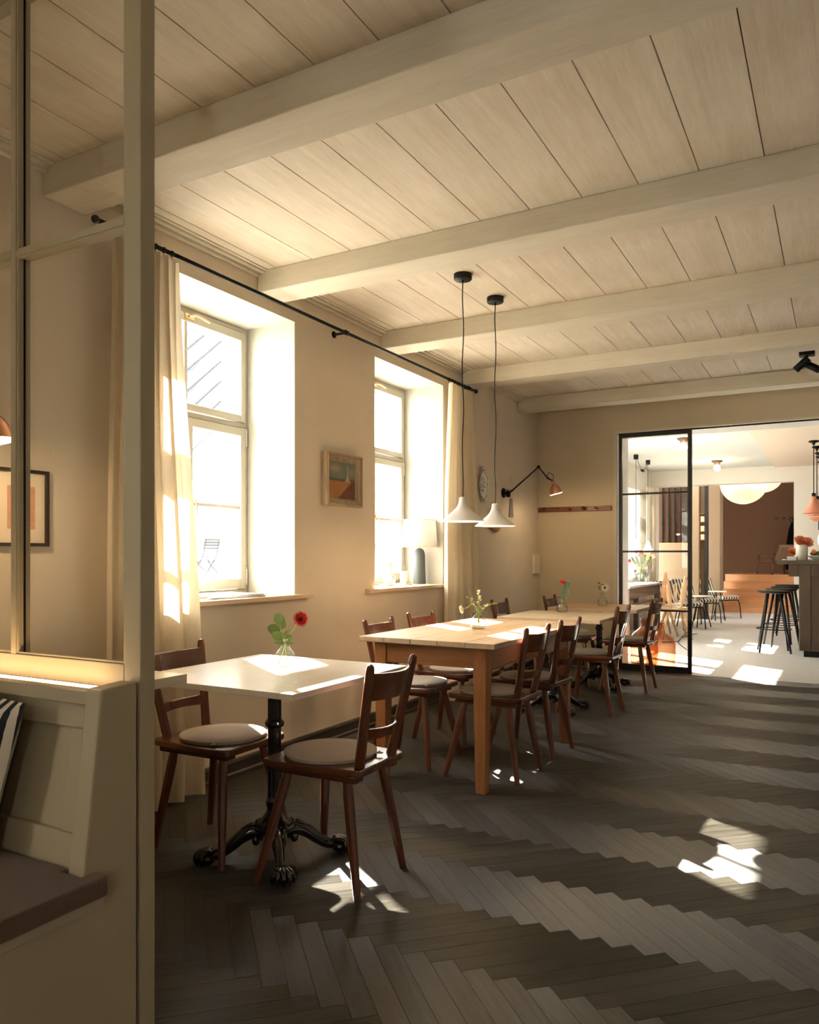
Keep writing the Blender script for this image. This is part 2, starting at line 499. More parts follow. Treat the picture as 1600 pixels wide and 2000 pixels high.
# ------------------------------------------------------------------ mesh helpers
class MB:
    def __init__(s):
        s.v = []
        s.f = []
        s.mi = []
        s.sm = []

    def add(s, vs, fs, mi=0, smooth=False):
        o = len(s.v)
        s.v += [tuple(v) for v in vs]
        for f in fs:
            s.f.append(tuple(i + o for i in f))
            s.mi.append(mi)
            s.sm.append(smooth)
        return s

    def box(s, x0, x1, y0, y1, z0, z1, mi=0, mat=None):
        vs = [(x0, y0, z0), (x1, y0, z0), (x1, y1, z0), (x0, y1, z0), (x0, y0, z1), (x1, y0, z1), (x1, y1, z1), (x0, y1, z1)]
        if mat is not None:
            vs = [mat @ Vector(v) for v in vs]
        return s.add(vs, [(0, 3, 2, 1), (4, 5, 6, 7), (0, 1, 5, 4), (1, 2, 6, 5), (2, 3, 7, 6), (3, 0, 4, 7)], mi)

    def prism(s, poly, z0, z1, mi=0, mat=None, smooth=False):
        n = len(poly)
        vs = [(x, y, z0) for x, y in poly] + [(x, y, z1) for x, y in poly]
        if mat is not None:
            vs = [mat @ Vector(v) for v in vs]
        fs = [tuple(range(n - 1, -1, -1)), tuple(range(n, 2 * n))]
        fs += [(i, (i + 1) % n, n + (i + 1) % n, n + i) for i in range(n)]
        return s.add(vs, fs, mi, smooth)

    def lathe(s, prof, c=(0, 0, 0), seg=24, mi=0, mat=None, smooth=True, lobes=0, amp=0.0):
        vs = []
        fs = []
        n = len(prof)
        for j in range(seg):
            a = 2 * PI * j / seg
            k = 1 + (amp * math.cos(lobes * a) if lobes else 0)
            for r, z in prof:
                vs.append(Vector((r * k * math.cos(a), r * k * math.sin(a), z)))
        for j in range(seg):
            j2 = (j + 1) % seg
            for i in range(n - 1):
                fs.append((j * n + i, j2 * n + i, j2 * n + i + 1, j * n + i + 1))
        if mat is not None:
            vs = [mat @ v for v in vs]
        vs = [v + Vector(c) for v in vs]
        s.add(vs, fs, mi, smooth)
        return s

    def tube(s, pts, rad, seg=8, mi=0, smooth=True, caps=True, sq=None, up=None):
        """swept tube; rad number or list; sq=(a,b) scales of cross-section"""
        pts = [Vector(p) for p in pts]
        if not isinstance(rad, (list, tuple)):
            rad = [rad] * len(pts)
        vs = []
        fs = []
        prev = None
        for i, p in enumerate(pts):
            t = (pts[min(i + 1, len(pts) - 1)] - pts[max(i - 1, 0)])
            if t.length < 1e-9:
                t = Vector((0, 0, 1))
            t.normalize()
            if prev is None:
                u = Vector(up) if up else (Vector((0, 0, 1)) if abs(t.z) < 0.9 else Vector((1, 0, 0)))
            else:
                u = prev
            a = (u - t * u.dot(t))
            if a.length < 1e-6:
                a = t.orthogonal()
            a.normalize()
            b = t.cross(a)
            prev = a
            sa, sb = sq if sq else (1, 1)
            for k in range(seg):
                an = 2 * PI * (k + 0.5) / seg
                vs.append(p + a * (rad[i] * sa * math.cos(an)) + b * (rad[i] * sb * math.sin(an)))
        for i in range(len(pts) - 1):
            for k in range(seg):
                k2 = (k + 1) % seg
                fs.append((i * seg + k, i * seg + k2, (i + 1) * seg + k2, (i + 1) * seg + k))
        s.add(vs, fs, mi, smooth)
        if caps:
            o = len(s.v) - len(vs)
            s.f.append(tuple(o + k for k in range(seg - 1, -1, -1)))
            s.f.append(tuple(o + (len(pts) - 1) * seg + k for k in range(seg)))
            s.mi += [mi, mi]
            s.sm += [False, False]
        return s

    def sphere(s, c, r, seg=12, rings=8, mi=0, sc=(1, 1, 1), mat=None):
        prof = [(math.sin(PI * i / rings) * r, -math.cos(PI * i / rings) * r) for i in range(rings + 1)]
        m4 = Matrix.Diagonal((*sc, 1))
        if mat is not None:
            m4 = mat @ m4
        return s.lathe(prof, c, seg, mi, m4)

    def build(s, name, mat, parent=None, loc=None, rot=None, bevel=0, bseg=2, solid=0, subsurf=0):
        me = bpy.data.meshes.new(name)
        me.from_pydata(s.v, [], s.f)
        me.validate()
        mats = mat if isinstance(mat, (list, tuple)) else [mat]
        for m_ in mats:
            me.materials.append(m_)
        if len(me.polygons) == len(s.f):
            me.polygons.foreach_set('material_index', s.mi)
            me.polygons.foreach_set('use_smooth', s.sm)
        me.update()
        o = bpy.data.objects.new(name, me)
        COL.objects.link(o)
        if parent:
            o.parent = parent
        if loc:
            o.location = loc
        if rot:
            o.rotation_euler = rot
        if solid:
            md = o.modifiers.new('solid', 'SOLIDIFY')
            md.thickness = solid
            md.offset = 0
        if bevel:
            md = o.modifiers.new('bevel', 'BEVEL')
            md.width = bevel
            md.segments = bseg
            md.limit_method = 'ANGLE'
            md.angle_limit = R(40)
            md.harden_normals = False
        if subsurf:
            md = o.modifiers.new('sub', 'SUBSURF')
            md.levels = subsurf
            md.render_levels = subsurf
        return o


def box(name, mat, x0, x1, y0, y1, z0, z1, parent=None, bevel=0, loc=None, rot=None):
    """box whose origin is at its own centre base"""
    cx, cy = (x0 + x1) / 2, (y0 + y1) / 2
    b = MB().box(x0 - cx, x1 - cx, y0 - cy, y1 - cy, 0, z1 - z0)
    o = b.build(name, mat, parent, loc=(cx, cy, z0), rot=rot, bevel=bevel)
    return o


def thing(name, label, cat, loc=(0, 0, 0), rz=0.0, group=None):
    o = bpy.data.objects.new(name, None)
    o.empty_display_size = 0.05
    COL.objects.link(o)
    o.location = loc
    o.rotation_euler = (0, 0, rz)
    o['label'] = label
    o['category'] = cat
    if group:
        o['group'] = group
    return o


def tag(o, label, cat, group=None):
    o['label'] = label
    o['category'] = cat
    if group:
        o['group'] = group
    return o


def setting(name, loc=(0, 0, 0)):
    o = bpy.data.objects.new(name, None)
    COL.objects.link(o)
    o.location = loc
    o['kind'] = 'structure'
    return o


def struct(o):
    o['kind'] = 'structure'
    return o


def dup(root, loc, rz, label, group=None):
    r = root.copy()
    COL.objects.link(r)
    r.location = loc
    r.rotation_euler = (0, 0, rz)
    r['label'] = label
    if group:
        r['group'] = group
    for ch in list(root.children):
        c = ch.copy()
        COL.objects.link(c)
        c.parent = r
        for g in ch.children:
            d = g.copy()
            COL.objects.link(d)
            d.parent = c
    return r


def rot_to(d, up='Z'):
    return Vector(d).to_track_quat(up, 'Y').to_matrix().to_4x4()


def smoothpath(pts, n=6):
    """catmull-rom through pts"""
    P = [Vector(p) for p in pts]
    P = [P[0] * 2 - P[1]] + P + [P[-1] * 2 - P[-2]]
    out = []
    for i in range(1, len(P) - 2):
        for k in range(n):
            t = k / n
            a, b, c, d = P[i - 1], P[i], P[i + 1], P[i + 2]
            out.append(0.5 * ((2 * b) + (c - a) * t + (2 * a - 5 * b + 4 * c - d) * t * t + (3 * b - a - 3 * c + d) * t ** 3))
    out.append(P[-2])
    return out

XL, YF, ZC = -2.9, 8.15, 2.82
XR, YB = 3.2, -3.0

# ================================================================== ROOM SHELL
def wall_x(name, x, th, y0, y1, z0, z1, holes, mats):
    """wall in plane X=x, thickness th going to -X (th>0), holes = [(y0,y1,z0,z1)], material 1 = reveals"""
    b = MB()
    ys = sorted(set([y0, y1] + [h[0] for h in holes] + [h[1] for h in holes]))
    for a, c in zip(ys[:-1], ys[1:]):
        hs = sorted([h for h in holes if h[0] <= a + 1e-6 and h[1] >= c - 1e-6], key=lambda h: h[2])
        z = z0
        spans = []
        for h in hs:
            if h[2] > z:
                spans.append((z, h[2]))
            z = h[3]
        if z < z1:
            spans.append((z, z1))
        for s0, s1 in spans:
            b.add([(x, a, s0), (x, c, s0), (x, c, s1), (x, a, s1)], [(0, 1, 2, 3)], 0)
            b.add([(x - th, a, s0), (x - th, c, s0), (x - th, c, s1), (x - th, a, s1)], [(3, 2, 1, 0)], 0)
    for a, c, s0, s1 in holes:
        b.add([(x, a, s0), (x - th, a, s0), (x - th, a, s1), (x, a, s1)], [(0, 1, 2, 3)], 1)
        b.add([(x, c, s0), (x - th, c, s0), (x - th, c, s1), (x, c, s1)], [(3, 2, 1, 0)], 1)
        b.add([(x, a, s0), (x, c, s0), (x - th, c, s0), (x - th, a, s0)], [(0, 1, 2, 3)], 1)
        b.add([(x, a, s1), (x, c, s1), (x - th, c, s1), (x - th, a, s1)], [(3, 2, 1, 0)], 1)
    for yy in (y0, y1):
        b.add([(x, yy, z0), (x - th, yy, z0), (x - th, yy, z1), (x, yy, z1)], [(0, 1, 2, 3)], 0)
    b.add([(x, y0, z1), (x - th, y0, z1), (x - th, y1, z1), (x, y1, z1)], [(0, 1, 2, 3)], 0)
    return struct(b.build(name, mats))


W1 = (2.715, 3.785, 0.94, 2.625)
W2 = (4.715, 5.805, 0.94, 2.625)
W_ADDED = (-1.7, -0.6, 0.94, 2.625)  # unseen window behind the camera, added to let in more daylight
wall_x('wall_left', XL, 0.46, YB, YF + 0.02, -0.1, 3.0, [W_ADDED, W1, W2], [M['wall'], M['reveal']])
struct(box('wall_right', M['wall'], XR, XR + 0.2, YB, YF + 0.5, -0.1, 3.0))
# back wall (behind the camera) with a small window added for fill light
bk = MB()
bk.box(XL - 0.4, 1.25, YB - 0.3, YB, -0.1, 3.0)
bk.box(1.75, XR + 0.2, YB - 0.3, YB, -0.1, 3.0)
bk.box(1.25, 1.75, YB - 0.3, YB, -0.1, 0.94)
bk.box(1.25, 1.75, YB - 0.3, YB, 2.45, 3.0)
struct(bk.build('wall_back', M['wall']))
r_ = setting('window_9', (1.5, YB - 0.25, 0.94))
MB().box(-0.25, -0.20, 0, 0.06, 0, 1.51).box(0.20, 0.25, 0, 0.06, 0, 1.51).box(-0.199, 0.199, 0.001, 0.059, 1.45, 1.51).box(-0.199, 0.199, 0.001, 0.059, 0, 0.06).box(-0.02, 0.02, 0.002, 0.058, 0.061, 1.449).build('frame', M['frame_white'], r_)
MB().box(-0.20, 0.20, 0.028, 0.032, 0.05, 1.46).build('pane', M['glass'], r_)
portal((1.5, YB - 0.32, 1.69), 0.5, 1.5, (R(90), 0, 0))
# far wall with the wide opening (0.55 m deep)
wf = MB()
OX0, OX1, OZ = -2.05, 1.6, 2.495
wf.box(XL - 0.46, OX0, YF, YF + 0.55, -0.1, 3.0)
wf.box(OX1, XR, YF, YF + 0.55, -0.1, 3.0)
wf.box(OX0, OX1, YF, YF + 0.55, OZ, 3.0)
far_wall = struct(wf.build('wall_far', [M['farwall'], M['white_room']]))
for p in far_wall.data.polygons:
    c = p.center
    if (p.normal.y > 0.9) or (abs(p.normal.x) > 0.5 and OX0 - 0.01 < c.x < OX1 + 0.01) or (p.normal.z < -0.5 and c.z > 1):
        p.material_index = 1
# thin cream casing where the steel frame sits
for (x0, x1, z0, z1) in ((OX0 - 0.02, OX0 + 0.012, 0, OZ + 0.012), (OX0 + 0.012, OX1, OZ - 0.010, OZ + 0.012)):
    o = box('trim_1', M['wall'], x0, x1, YF - 0.006, YF + 0.03, z0, z1)
    struct(o)

# ---- ceiling: boards run the length of the room, beams cross it
ceil = struct(box('ceiling', M['gap_brown'], XL - 0.4, XR + 0.2, YB, YF + 0.1, ZC + 0.022, ZC + 0.08))
cm = {}
xs = [-2.9] + [-0.265 + 0.25 * k for k in range(-10, 14)]
xs = [x for x in xs if x < XR] + [XR]
for i in range(len(xs) - 1):
    w = xs[i + 1] - xs[i] - 0.0035
    if w < 0.02:
        continue
    k = round(w, 3)
    if k not in cm:
        L = YF - YB - 0.01
        b = MB().box(-w / 2, w / 2, -L / 2, L / 2, 0, 0.02)
        ob = b.build('ceiling_board', M['board'], ceil, bevel=0.0015)
        cm[k] = ob
        o = ob
    else:
        o = cm[k].copy()
        COL.objects.link(o)
        o.parent = ceil
    o.location = ((xs[i] + xs[i + 1]) / 2 - ceil.location.x, (YB + YF) / 2 - ceil.location.y, ZC - ceil.location.z)
BEAMY = [2.08 + 1.357 * k for k in range(-3, 5)]
bw, bz = 0.205, 2.695
for k, y in enumerate(BEAMY):
    b = MB().box(XL + 0.003 - 0.15, XR - 0.15, 0, bw, 0, ZC - bz + 0.001)
    o = b.build('ceiling_beam', M['beam'], ceil, loc=(0.15 - ceil.location.x, y - ceil.location.y, bz - ceil.location.z), bevel=0.006)
# cornice between the beams on the window wall
edges = [YB] + sum([[y, y + bw] for y in BEAMY], []) + [YF]
tn = 2
for a, c in zip(edges[::2], edges[1::2]):
    b = MB()
    b.box(0, 0.028, a, c, 2.787, ZC)
    b.box(0.028, 0.058, a, c, 2.803, ZC)
    b.box(0.058, 0.078, a, c, 2.813, ZC)
    o = b.build('trim_%d' % tn, M['beam'], bevel=0.003)
    o.location = (XL, 0, 0)
    struct(o)
    tn += 1

# ---- floor: herringbone planks
floor = struct(box('floor', M['dark_gap'], XL - 0.4, XR + 0.2, YB, YF + 0.06, -0.12, -0.004))
PW, PL = 0.07, 0.49
U = Vector((1, -1, 0)) / math.sqrt(2)
V = Vector((1, 1, 0)) / math.sqrt(2)


def clip(poly, ax, lim, keep):
    out = []
    for i in range(len(poly)):
        p, q = poly[i], poly[(i + 1) % len(poly)]
        ip = (p[ax] - lim) * keep >= 0
        iq = (q[ax] - lim) * keep >= 0
        if ip:
            out.append(p)
        if ip != iq:
            t = (lim - p[ax]) / (q[ax] - p[ax])
            out.append(tuple(p[k] + (q[k] - p[k]) * t for k in range(len(p))))
    return out


FX0, FX1, FY0, FY1 = XL - 0.01, XR, YB, YF + 0.045
camf = Vector((-math.sin(R(29.02)), math.cos(R(29.02)), 0))
camr = Vector((math.cos(R(29.02)), math.sin(R(29.02)), 0))
planks = []
n = 7
G = 0.0007
ORG = Vector((-0.758, 2.723, 0))
for m_ in range(-40, 41):
    for k in range(-120, 121):
        for typ in (0, 1):
            if typ == 0:
                u0, v0, du, dv = k * PW + m_ * 2 * PL, k * PW, PL, PW
            else:
                u0, v0, du, dv = k * PW + m_ * 2 * PL, (k + 1) * PW, PW, PL
            c = ORG + U * (u0 + du / 2) + V * (v0 + dv / 2)
            if not (FX0 - 0.4 < c.x < FX1 + 0.4 and FY0 - 0.4 < c.y < FY1 + 0.4):
                continue
            L2 = PL / 2 - G
            H2 = PW / 2 - G
            ax = U if typ == 0 else V
            ay = V if typ == 0 else -U
            corners = [(c + ax * sx * L2 + ay * sy * H2) for sx, sy in ((-1, -1), (1, -1), (1, 1), (-1, 1))]
            uvs = [(sx * L2, sy * H2) for sx, sy in ((-1, -1), (1, -1), (1, 1), (-1, 1))]
            inside = all(FX0 < p.x < FX1 and FY0 < p.y < FY1 for p in corners)
            d = c.dot(camf)
            r = c.dot(camr)
            size = 0
            if inside and d > 1.2:
                px = 800 + 1513 * r / d
                py = 1086 + 1513 * 1.2 / d
                if 290 < px < 1600 and py < 2020:
                    size = 1 / d ** 3
            planks.append((size, typ, c, corners, uvs, inside))
planks.sort(key=lambda p: -p[0])
proto = {}
rb = MB()
ruv = []
rr = []
for idx, (size, typ, c, corners, uvs, inside) in enumerate(planks):
    if idx < 298 and size > 0 and inside:
        var = random.randrange(10)
        if (typ, var) not in proto:
            b = MB().box(-PL / 2 + G, PL / 2 - G, -PW / 2 + G, PW / 2 - G, -0.012, 0)
            o = b.build('floor_plank', M['oakfloor'], floor)
            uvl = o.data.uv_layers.new(name='grain')
            off = (random.random() * 9, random.random() * 9)
            for lp in o.data.loops:
                co = o.data.vertices[lp.vertex_index].co
                uvl.data[lp.index].uv = (co.x + off[0], co.y + off[1])
            at = o.data.attributes.new('rnd', 'FLOAT', 'POINT')
            rv = random.random()
            for e in at.data:
                e.value = rv
            proto[(typ, var)] = o
        else:
            o = proto[(typ, var)].copy()
            COL.objects.link(o)
            o.parent = floor
        o.location = (c.x - floor.location.x, c.y - floor.location.y, -floor.location.z + random.uniform(-0.0002, 0.0))
        o.rotation_euler = (0, 0, R(-45) if typ == 0 else R(45))
    else:
        poly = [(p.x, p.y, q[0], q[1]) for p, q in zip(corners, uvs)]
        if not inside:
            for ax_, lim, kp in ((0, FX0, 1), (0, FX1, -1), (1, FY0, 1), (1, FY1, -1)):
                if len(poly) >= 3:
                    poly = clip(poly, ax_, lim, kp)
        if len(poly) < 3:
            continue
        off = (random.random() * 9, random.random() * 9)
        rv = random.random()
        nn = len(poly)
        rb.prism([(p[0] - floor.location.x, p[1] - floor.location.y) for p in poly], -0.012 - floor.location.z, -floor.location.z)
        ruv.append([(p[2] + off[0], p[3] + off[1]) for p in poly] * 2)
        rr += [rv] * (2 * nn)
o = rb.build('floor_plank', M['oakfloor'], floor)
o['kind'] = 'stuff'
allv = [q for s in ruv for q in s]
uvl = o.data.uv_layers.new(name='grain')
vi = [0] * len(o.data.loops)
o.data.loops.foreach_get('vertex_index', vi)
flat = []
for i in vi:
    flat += [allv[i][0], allv[i][1]]
uvl.data.foreach_set('uv', flat)
at = o.data.attributes.new('rnd', 'FLOAT', 'POINT')
at.data.foreach_set('value', rr)

# ---- baseboards
def baseboard(name, pts):
    (x0, y0), (x1, y1) = pts
    b = MB()
    L = math.hypot(x1 - x0, y1 - y0)
    b.prism([(0, 0), (0.030, 0), (0.030, 0.018), (0.020, 0.026), (0.020, 0.070), (0.026, 0.076), (0.022, 0.088), (0, 0.090)], 0, L,
            mat=Matrix(((0, 0, 1, 0), (-1, 0, 0, 0), (0, 1, 0, 0), (0, 0, 0, 1))))
    o = b.build(name, M['basebd'], loc=(x0, y0, 0), rot=(0, 0, math.atan2(y1 - y0, x1 - x0)))
    return struct(o)


baseboard('baseboard_left', ((XL, YB), (XL, YF)))
baseboard('baseboard_far', ((XL, YF), (OX0 - 0.02, YF)))

# ================================================================== WINDOWS
def make_window(name, y0, y1, z0, z1, xf, mid=2.017, mode='full'):
    root = setting(name, (xf, (y0 + y1) / 2, z0))
    cy = (y0 + y1) / 2
    FW = M['frame_white']

    def part(nm, mat, boxes, bev=0.004, parent=root):
        b = MB()
        for qi, (xa, xb, ya, yb, za, zb) in enumerate(boxes):
            if qi >= 2:      # rails sit a hair behind the stiles so that no faces coincide
                e_ = 0.0008 * (qi - 1)
                xa, xb, ya, yb = xa + e_, xb - e_, ya + 0.001, yb - 0.001
                za, zb = (za + 0.0006 * qi, zb - 0.0006 * qi)
            b.box(xa, xb, ya - cy, yb - cy, za - z0, zb - z0)
        return b.build(nm, mat, parent, bevel=bev)
    part('frame', FW, [(-0.09, 0, y0, y0 + 0.03, z0, z1), (-0.09, 0, y1 - 0.03, y1, z0, z1), (-0.09, 0, y0, y1, z1 - 0.03, z1),
                       (-0.09, 0, y0, y1, z0, z0 + 0.035), (-0.085, -0.004, y0, y1, mid - 0.018, mid + 0.018)])
    # upper light
    s = 0.042
    a, c = y0 + 0.031, y1 - 0.031
    up = part('upper_sash', FW, [(-0.055, 0.012, a, a + s, mid + 0.02, z1 - 0.031), (-0.055, 0.012, c - s, c, mid + 0.02, z1 - 0.031),
                                 (-0.055, 0.012, a, c, z1 - 0.031 - s - 0.012, z1 - 0.031), (-0.055, 0.012, a, c, mid + 0.02, mid + 0.062)])
    part('muntin', FW, [(-0.045, 0.006, cy - 0.012, cy + 0.012, mid + 0.06, z1 - 0.08)], parent=up)
    part('pane', M['glass'], [(-0.028, -0.024, a + s, c - s, mid + 0.06, z1 - 0.08)], bev=0, parent=up)
    # casements
    zb, zt = z0 + 0.036, mid - 0.02
    for (ca, cb) in ((a, cy - 0.002), (cy + 0.002, c)):
        sa = part('casement', FW, [(-0.055, 0.014, ca, ca + 0.046, zb, zt), (-0.055, 0.014, cb - 0.046, cb, zb, zt),
                                   (-0.055, 0.014, ca, cb, zt - 0.052, zt), (-0.055, 0.014, ca, cb, zb, zb + 0.065)])
        zm = zb + (zt - zb) * 0.505
        part('muntin', FW, [(-0.045, 0.008, ca + 0.046, cb - 0.046, zm - 0.011, zm + 0.011)], parent=sa)
        part('pane', M['glass'], [(-0.028, -0.024, ca + 0.044, cb - 0.044, zb + 0.06, zt - 0.05)], bev=0, parent=sa)
    # outer sash of the double window
    xo = -0.17
    part('outer_frame', FW, [(xo, xo + 0.03, y0, y0 + 0.05, z0, z1), (xo, xo + 0.03, y1 - 0.05, y1, z0, z1), (xo, xo + 0.03, y0, y1, z1 - 0.06, z1),
                             (xo, xo + 0.03, y0, y1, z0, z0 + 0.07), (xo, xo + 0.03, y0, y1, mid - 0.02, mid + 0.03), (xo, xo + 0.03, cy - 0.018, cy + 0.018, z0, mid)])
    # handles
    hb = MB()
    hz = zb + (zt - zb) * 0.52 - z0
    hb.prism([(-0.014, -0.035), (0.014, -0.035), (0.016, 0), (0.014, 0.035), (-0.014, 0.035), (-0.016, 0)], 0, 0.008,
             mat=Matrix.Translation((0.014, 0.025, hz)) @ Matrix(((0, 0, 1, 0), (1, 0, 0, 0), (0, 1, 0, 0), (0, 0, 0, 1))))
    hb.tube([(0.02, 0.025, hz), (0.055, 0.025, hz)], 0.008)
    hb.tube(smoothpath([(0.055, 0.022, hz + 0.008), (0.060, 0.028, hz - 0.03), (0.062, 0.028, hz - 0.08), (0.052, 0.028, hz - 0.125)], 4), [0.009, .0085, .008, .008, .008, .008, .0075, .007, .007, .007, .0065, .006, .005], sq=(1.2, 0.7))
    hb.build('handle', M['brass'], root)
    hb = MB()
    hz = z1 - 0.055 - z0
    hb.prism([(-0.035, -0.014), (0.035, -0.014), (0.035, 0.014), (-0.035, 0.014)], 0, 0.008,
             mat=Matrix.Translation((0.012, 0.02, hz)) @ Matrix(((0, 0, 1, 0), (1, 0, 0, 0), (0, 1, 0, 0), (0, 0, 0, 1))))
    hb.tube([(0.018, 0.01, hz), (0.05, 0.01, hz)], 0.008)
    hb.tube(smoothpath([(0.05, 0.005, hz), (0.058, 0.05, hz + 0.004), (0.055, 0.12, hz - 0.004), (0.05, 0.145, hz - 0.006)], 4), 0.007)
    hb.build('handle', M['brass'], root)
    for zz in (mid - 0.13, z0 + 0.06):
        b = MB()
        b.tube([(0.008, y1 - 0.022 - cy, zz - z0), (0.008, y1 - 0.022 - cy, zz + 0.10 - z0)], 0.008)
        b.sphere((0.008, y1 - 0.022 - cy, zz + 0.105 - z0), 0.006)
        b.build('hinge', M['stoneware'], root)
    return root


for i, w in enumerate((W1, W2, W_ADDED)):  # the last one is the added window behind the camera
    make_window('window_%d' % (i + 1), w[0], w[1], w[2] + 0.02, w[3], -3.27)
    portal((-3.47, (w[0] + w[1]) / 2, (w[2] + w[3]) / 2), w[3] - w[2], w[1] - w[0], (0, R(-90), 0))
# wooden window boards
for k, (a, c) in enumerate(((2.62, 3.925), (4.585, 5.90))):
    b = MB().box(-0.42, 0, 0.001, c - a, 0, 0.027)
    y_in0, y_in1 = (W1 if k == 0 else W2)[:2]
    b = MB()
    b.box(-0.37, -0.045, y_in0 + 0.003 - a, y_in1 - 0.003 - a, 0, 0.027)
    b.box(-0.05, 0.0, 0, c - a, 0, 0.027)
    o = b.build('trim_%d' % (20 + k), M['sill'], loc=(-2.855, a, 0.94), bevel=0.004)
    struct(o)

# ================================================================== OUTSIDE
struct(box('ground', M['ground'], -40, XL - 0.46, -20, 45, -0.6, -0.15))
terr = box('terrace', M['ground'], -34, -8, -10, 42, -0.2, 0.74)
struct(terr)
fac = setting('facade', (-17, 16, 0))
b = MB()
b.box(-3, 0, -24, 26, 0.7, 11)
b.build('rendered_wall', M['facade'], fac)
# pale cladding panel with slanting battens, seen in the upper light
pan = MB().box(0, 0.10, 0.6, 2.35, 5.4, 9.4).build('cladding_panel', M['zinc'], fac)
for k in range(9):
    z = 4.3 + 0.62 * k
    mt = Matrix.Translation((0.13, 1.48, z + 0.4)) @ Matrix.Rotation(R(40), 4, 'X')
    MB().box(-0.03, 0.03, -1.1, 1.1, -0.025, 0.025, mat=mt).build('batten', M['zinc_dark'], pan)
MB().box(0, 0.3, -24, 26, 1.55, 1.7).build('string_course', M['zinc'], fac)
MB().box(0, 0.4, -24, 26, 1.0, 1.08).build('string_course', M['zinc'], fac)

t = thing('garden_chair', 'grey folding slatted garden chair outside the nearer window', 'chair', (-12.75, 13.30, 0.742), R(82))
for k in range(4):
    z = 0.62 + 0.065 * k
    b = MB().box(-0.21, 0.21, -0.21 - 0.02 * k, -0.195 - 0.02 * k, z, z + 0.035)
    b.build('back_slat', M['garden_metal'], t)
for k in range(5):
    MB().box(-0.20, 0.20, -0.17 + 0.075 * k, -0.125 + 0.075 * k, 0.44, 0.455).build('seat_slat', M['garden_metal'], t)
for sx in (-0.19, 0.19):
    MB().tube(smoothpath([(sx, -0.28, 0.86), (sx, -0.2, 0.6), (sx, -0.15, 0.44), (sx, 0.05, 0.22), (sx, 0.24, 0.0)], 4), 0.012).build('frame_leg', M['garden_metal'], t)
    MB().tube(smoothpath([(sx * 0.85, 0.17, 0.44), (sx * 0.85, 0.0, 0.24), (sx * 0.85, -0.18, 0.12), (sx * 0.85, -0.24, 0.0)], 4), 0.012).build('frame_leg', M['garden_metal'], t)

# ================================================================== GLAZED PARTITION WITH BENCH (left foreground)
PY = 1.343
part_ = thing('glazed_partition', 'sage beige timber partition with tall glass panes rising behind the bench', 'partition', (-2.2, PY, 0))
J = M['joinery']


def pbox(nm, x0, x1, y0, y1, z0, z1, mat=J, parent=part_, bev=0.002):
    return MB().box(x0 + 2.2, x1 + 2.2, y0 - PY, y1 - PY, z0, z1).build(nm, mat, parent, bevel=bev)


pbox('post', -1.559, -1.5, PY, PY + 0.046, 0, ZC - 0.002, bev=0.003)
pbox('post', XL + 0.004, XL + 0.054, PY, PY + 0.046, 0, ZC - 0.002)
pbox('lower_panel', XL + 0.054, -1.559, PY + 0.012, PY + 0.034, 0, 0.80)
pbox('bottom_rail', XL + 0.054, -1.559, PY, PY + 0.046, 0.80, 0.930)
pbox('top_rail', XL + 0.054, -1.559, PY, PY + 0.046, 2.752, ZC - 0.002)
for x in (-2.0, -2.44):
    pbox('mullion', x - 0.0105, x + 0.0105, PY, PY + 0.046, 0.930, 2.752)
for (xa, xb) in ((-1.9895, -1.559), (-2.4295, -2.0105), (XL + 0.054, -2.4505)):
    pbox('transom', xa, xb, PY, PY + 0.046, 2.0265, 2.0435)
    for (za, zb) in ((0.930, 2.0265), (2.0435, 2.752)):
        p = pbox('pane', xa + 0.003, xb - 0.003, PY + 0.029, PY + 0.032, za + 0.003, zb - 0.003, M['glass'], bev=0)
        bd = MB()
        e = 0.006
        X0, X1 = xa + 2.2, xb + 2.2
        for (q0, q1, r0, r1) in ((X0, X0 + e, za, zb), (X1 - e, X1, za, zb), (X0 + e, X1 - e, za, za + e), (X0 + e, X1 - e, zb - e, zb)):
            bd.box(q0, q1, 0.004, 0.010, r0, r1)
        bd.build('glazing_bead', J, part_, bevel=0.001)
        gk = MB().box(X0, X0 + 0.0035, 0.024, 0.0285, za, zb)
        gk.build('gasket', M['black'], part_)

# bench
bn = thing('panelled_bench', 'sage beige panelled booth bench with glowing light strip along its top', 'bench', (-2.2, 1.0, 0))


def bb(nm, poly, x0, x1, mat=J, parent=bn, bev=0.003):
    """poly in (y,z), extruded along x"""
    mt = Matrix(((0, 0, 1, 0), (1, 0, 0, 0), (0, 1, 0, 0), (0, 0, 0, 1)))
    b = MB().prism([(y - 1.0, z) for y, z in poly], x0 + 2.2, x1 + 2.2, mat=mt)
    return b.build(nm, mat, parent, bevel=bev)


bb('end_panel', [(0.74, 0), (1.333, 0), (1.333, 0.893), (1.228, 0.888), (1.176, 0.455), (1.172, 0.40), (0.72, 0.40)], -1.555, -1.5, bev=0.006)
bb('seat_board', [(0.70, 0.398), (1.215, 0.398), (1.215, 0.428), (0.70, 0.428)], XL + 0.01, -1.470, bev=0.003)
bb('seat_front', [(0.745, 0), (0.765, 0), (0.765, 0.397), (0.745, 0.397)], XL + 0.01, -1.556)


def ly(z):
    return 1.195 + (z - 0.43) * (0.062 / 0.44)


def backslab(nm, z0, z1, x0, x1, d0, d1):
    return bb(nm, [(ly(z0) + d0, z0), (ly(z1) + d0, z1), (ly(z1) + d1, z1), (ly(z0) + d1, z0)], x0, x1, bev=0.0025)


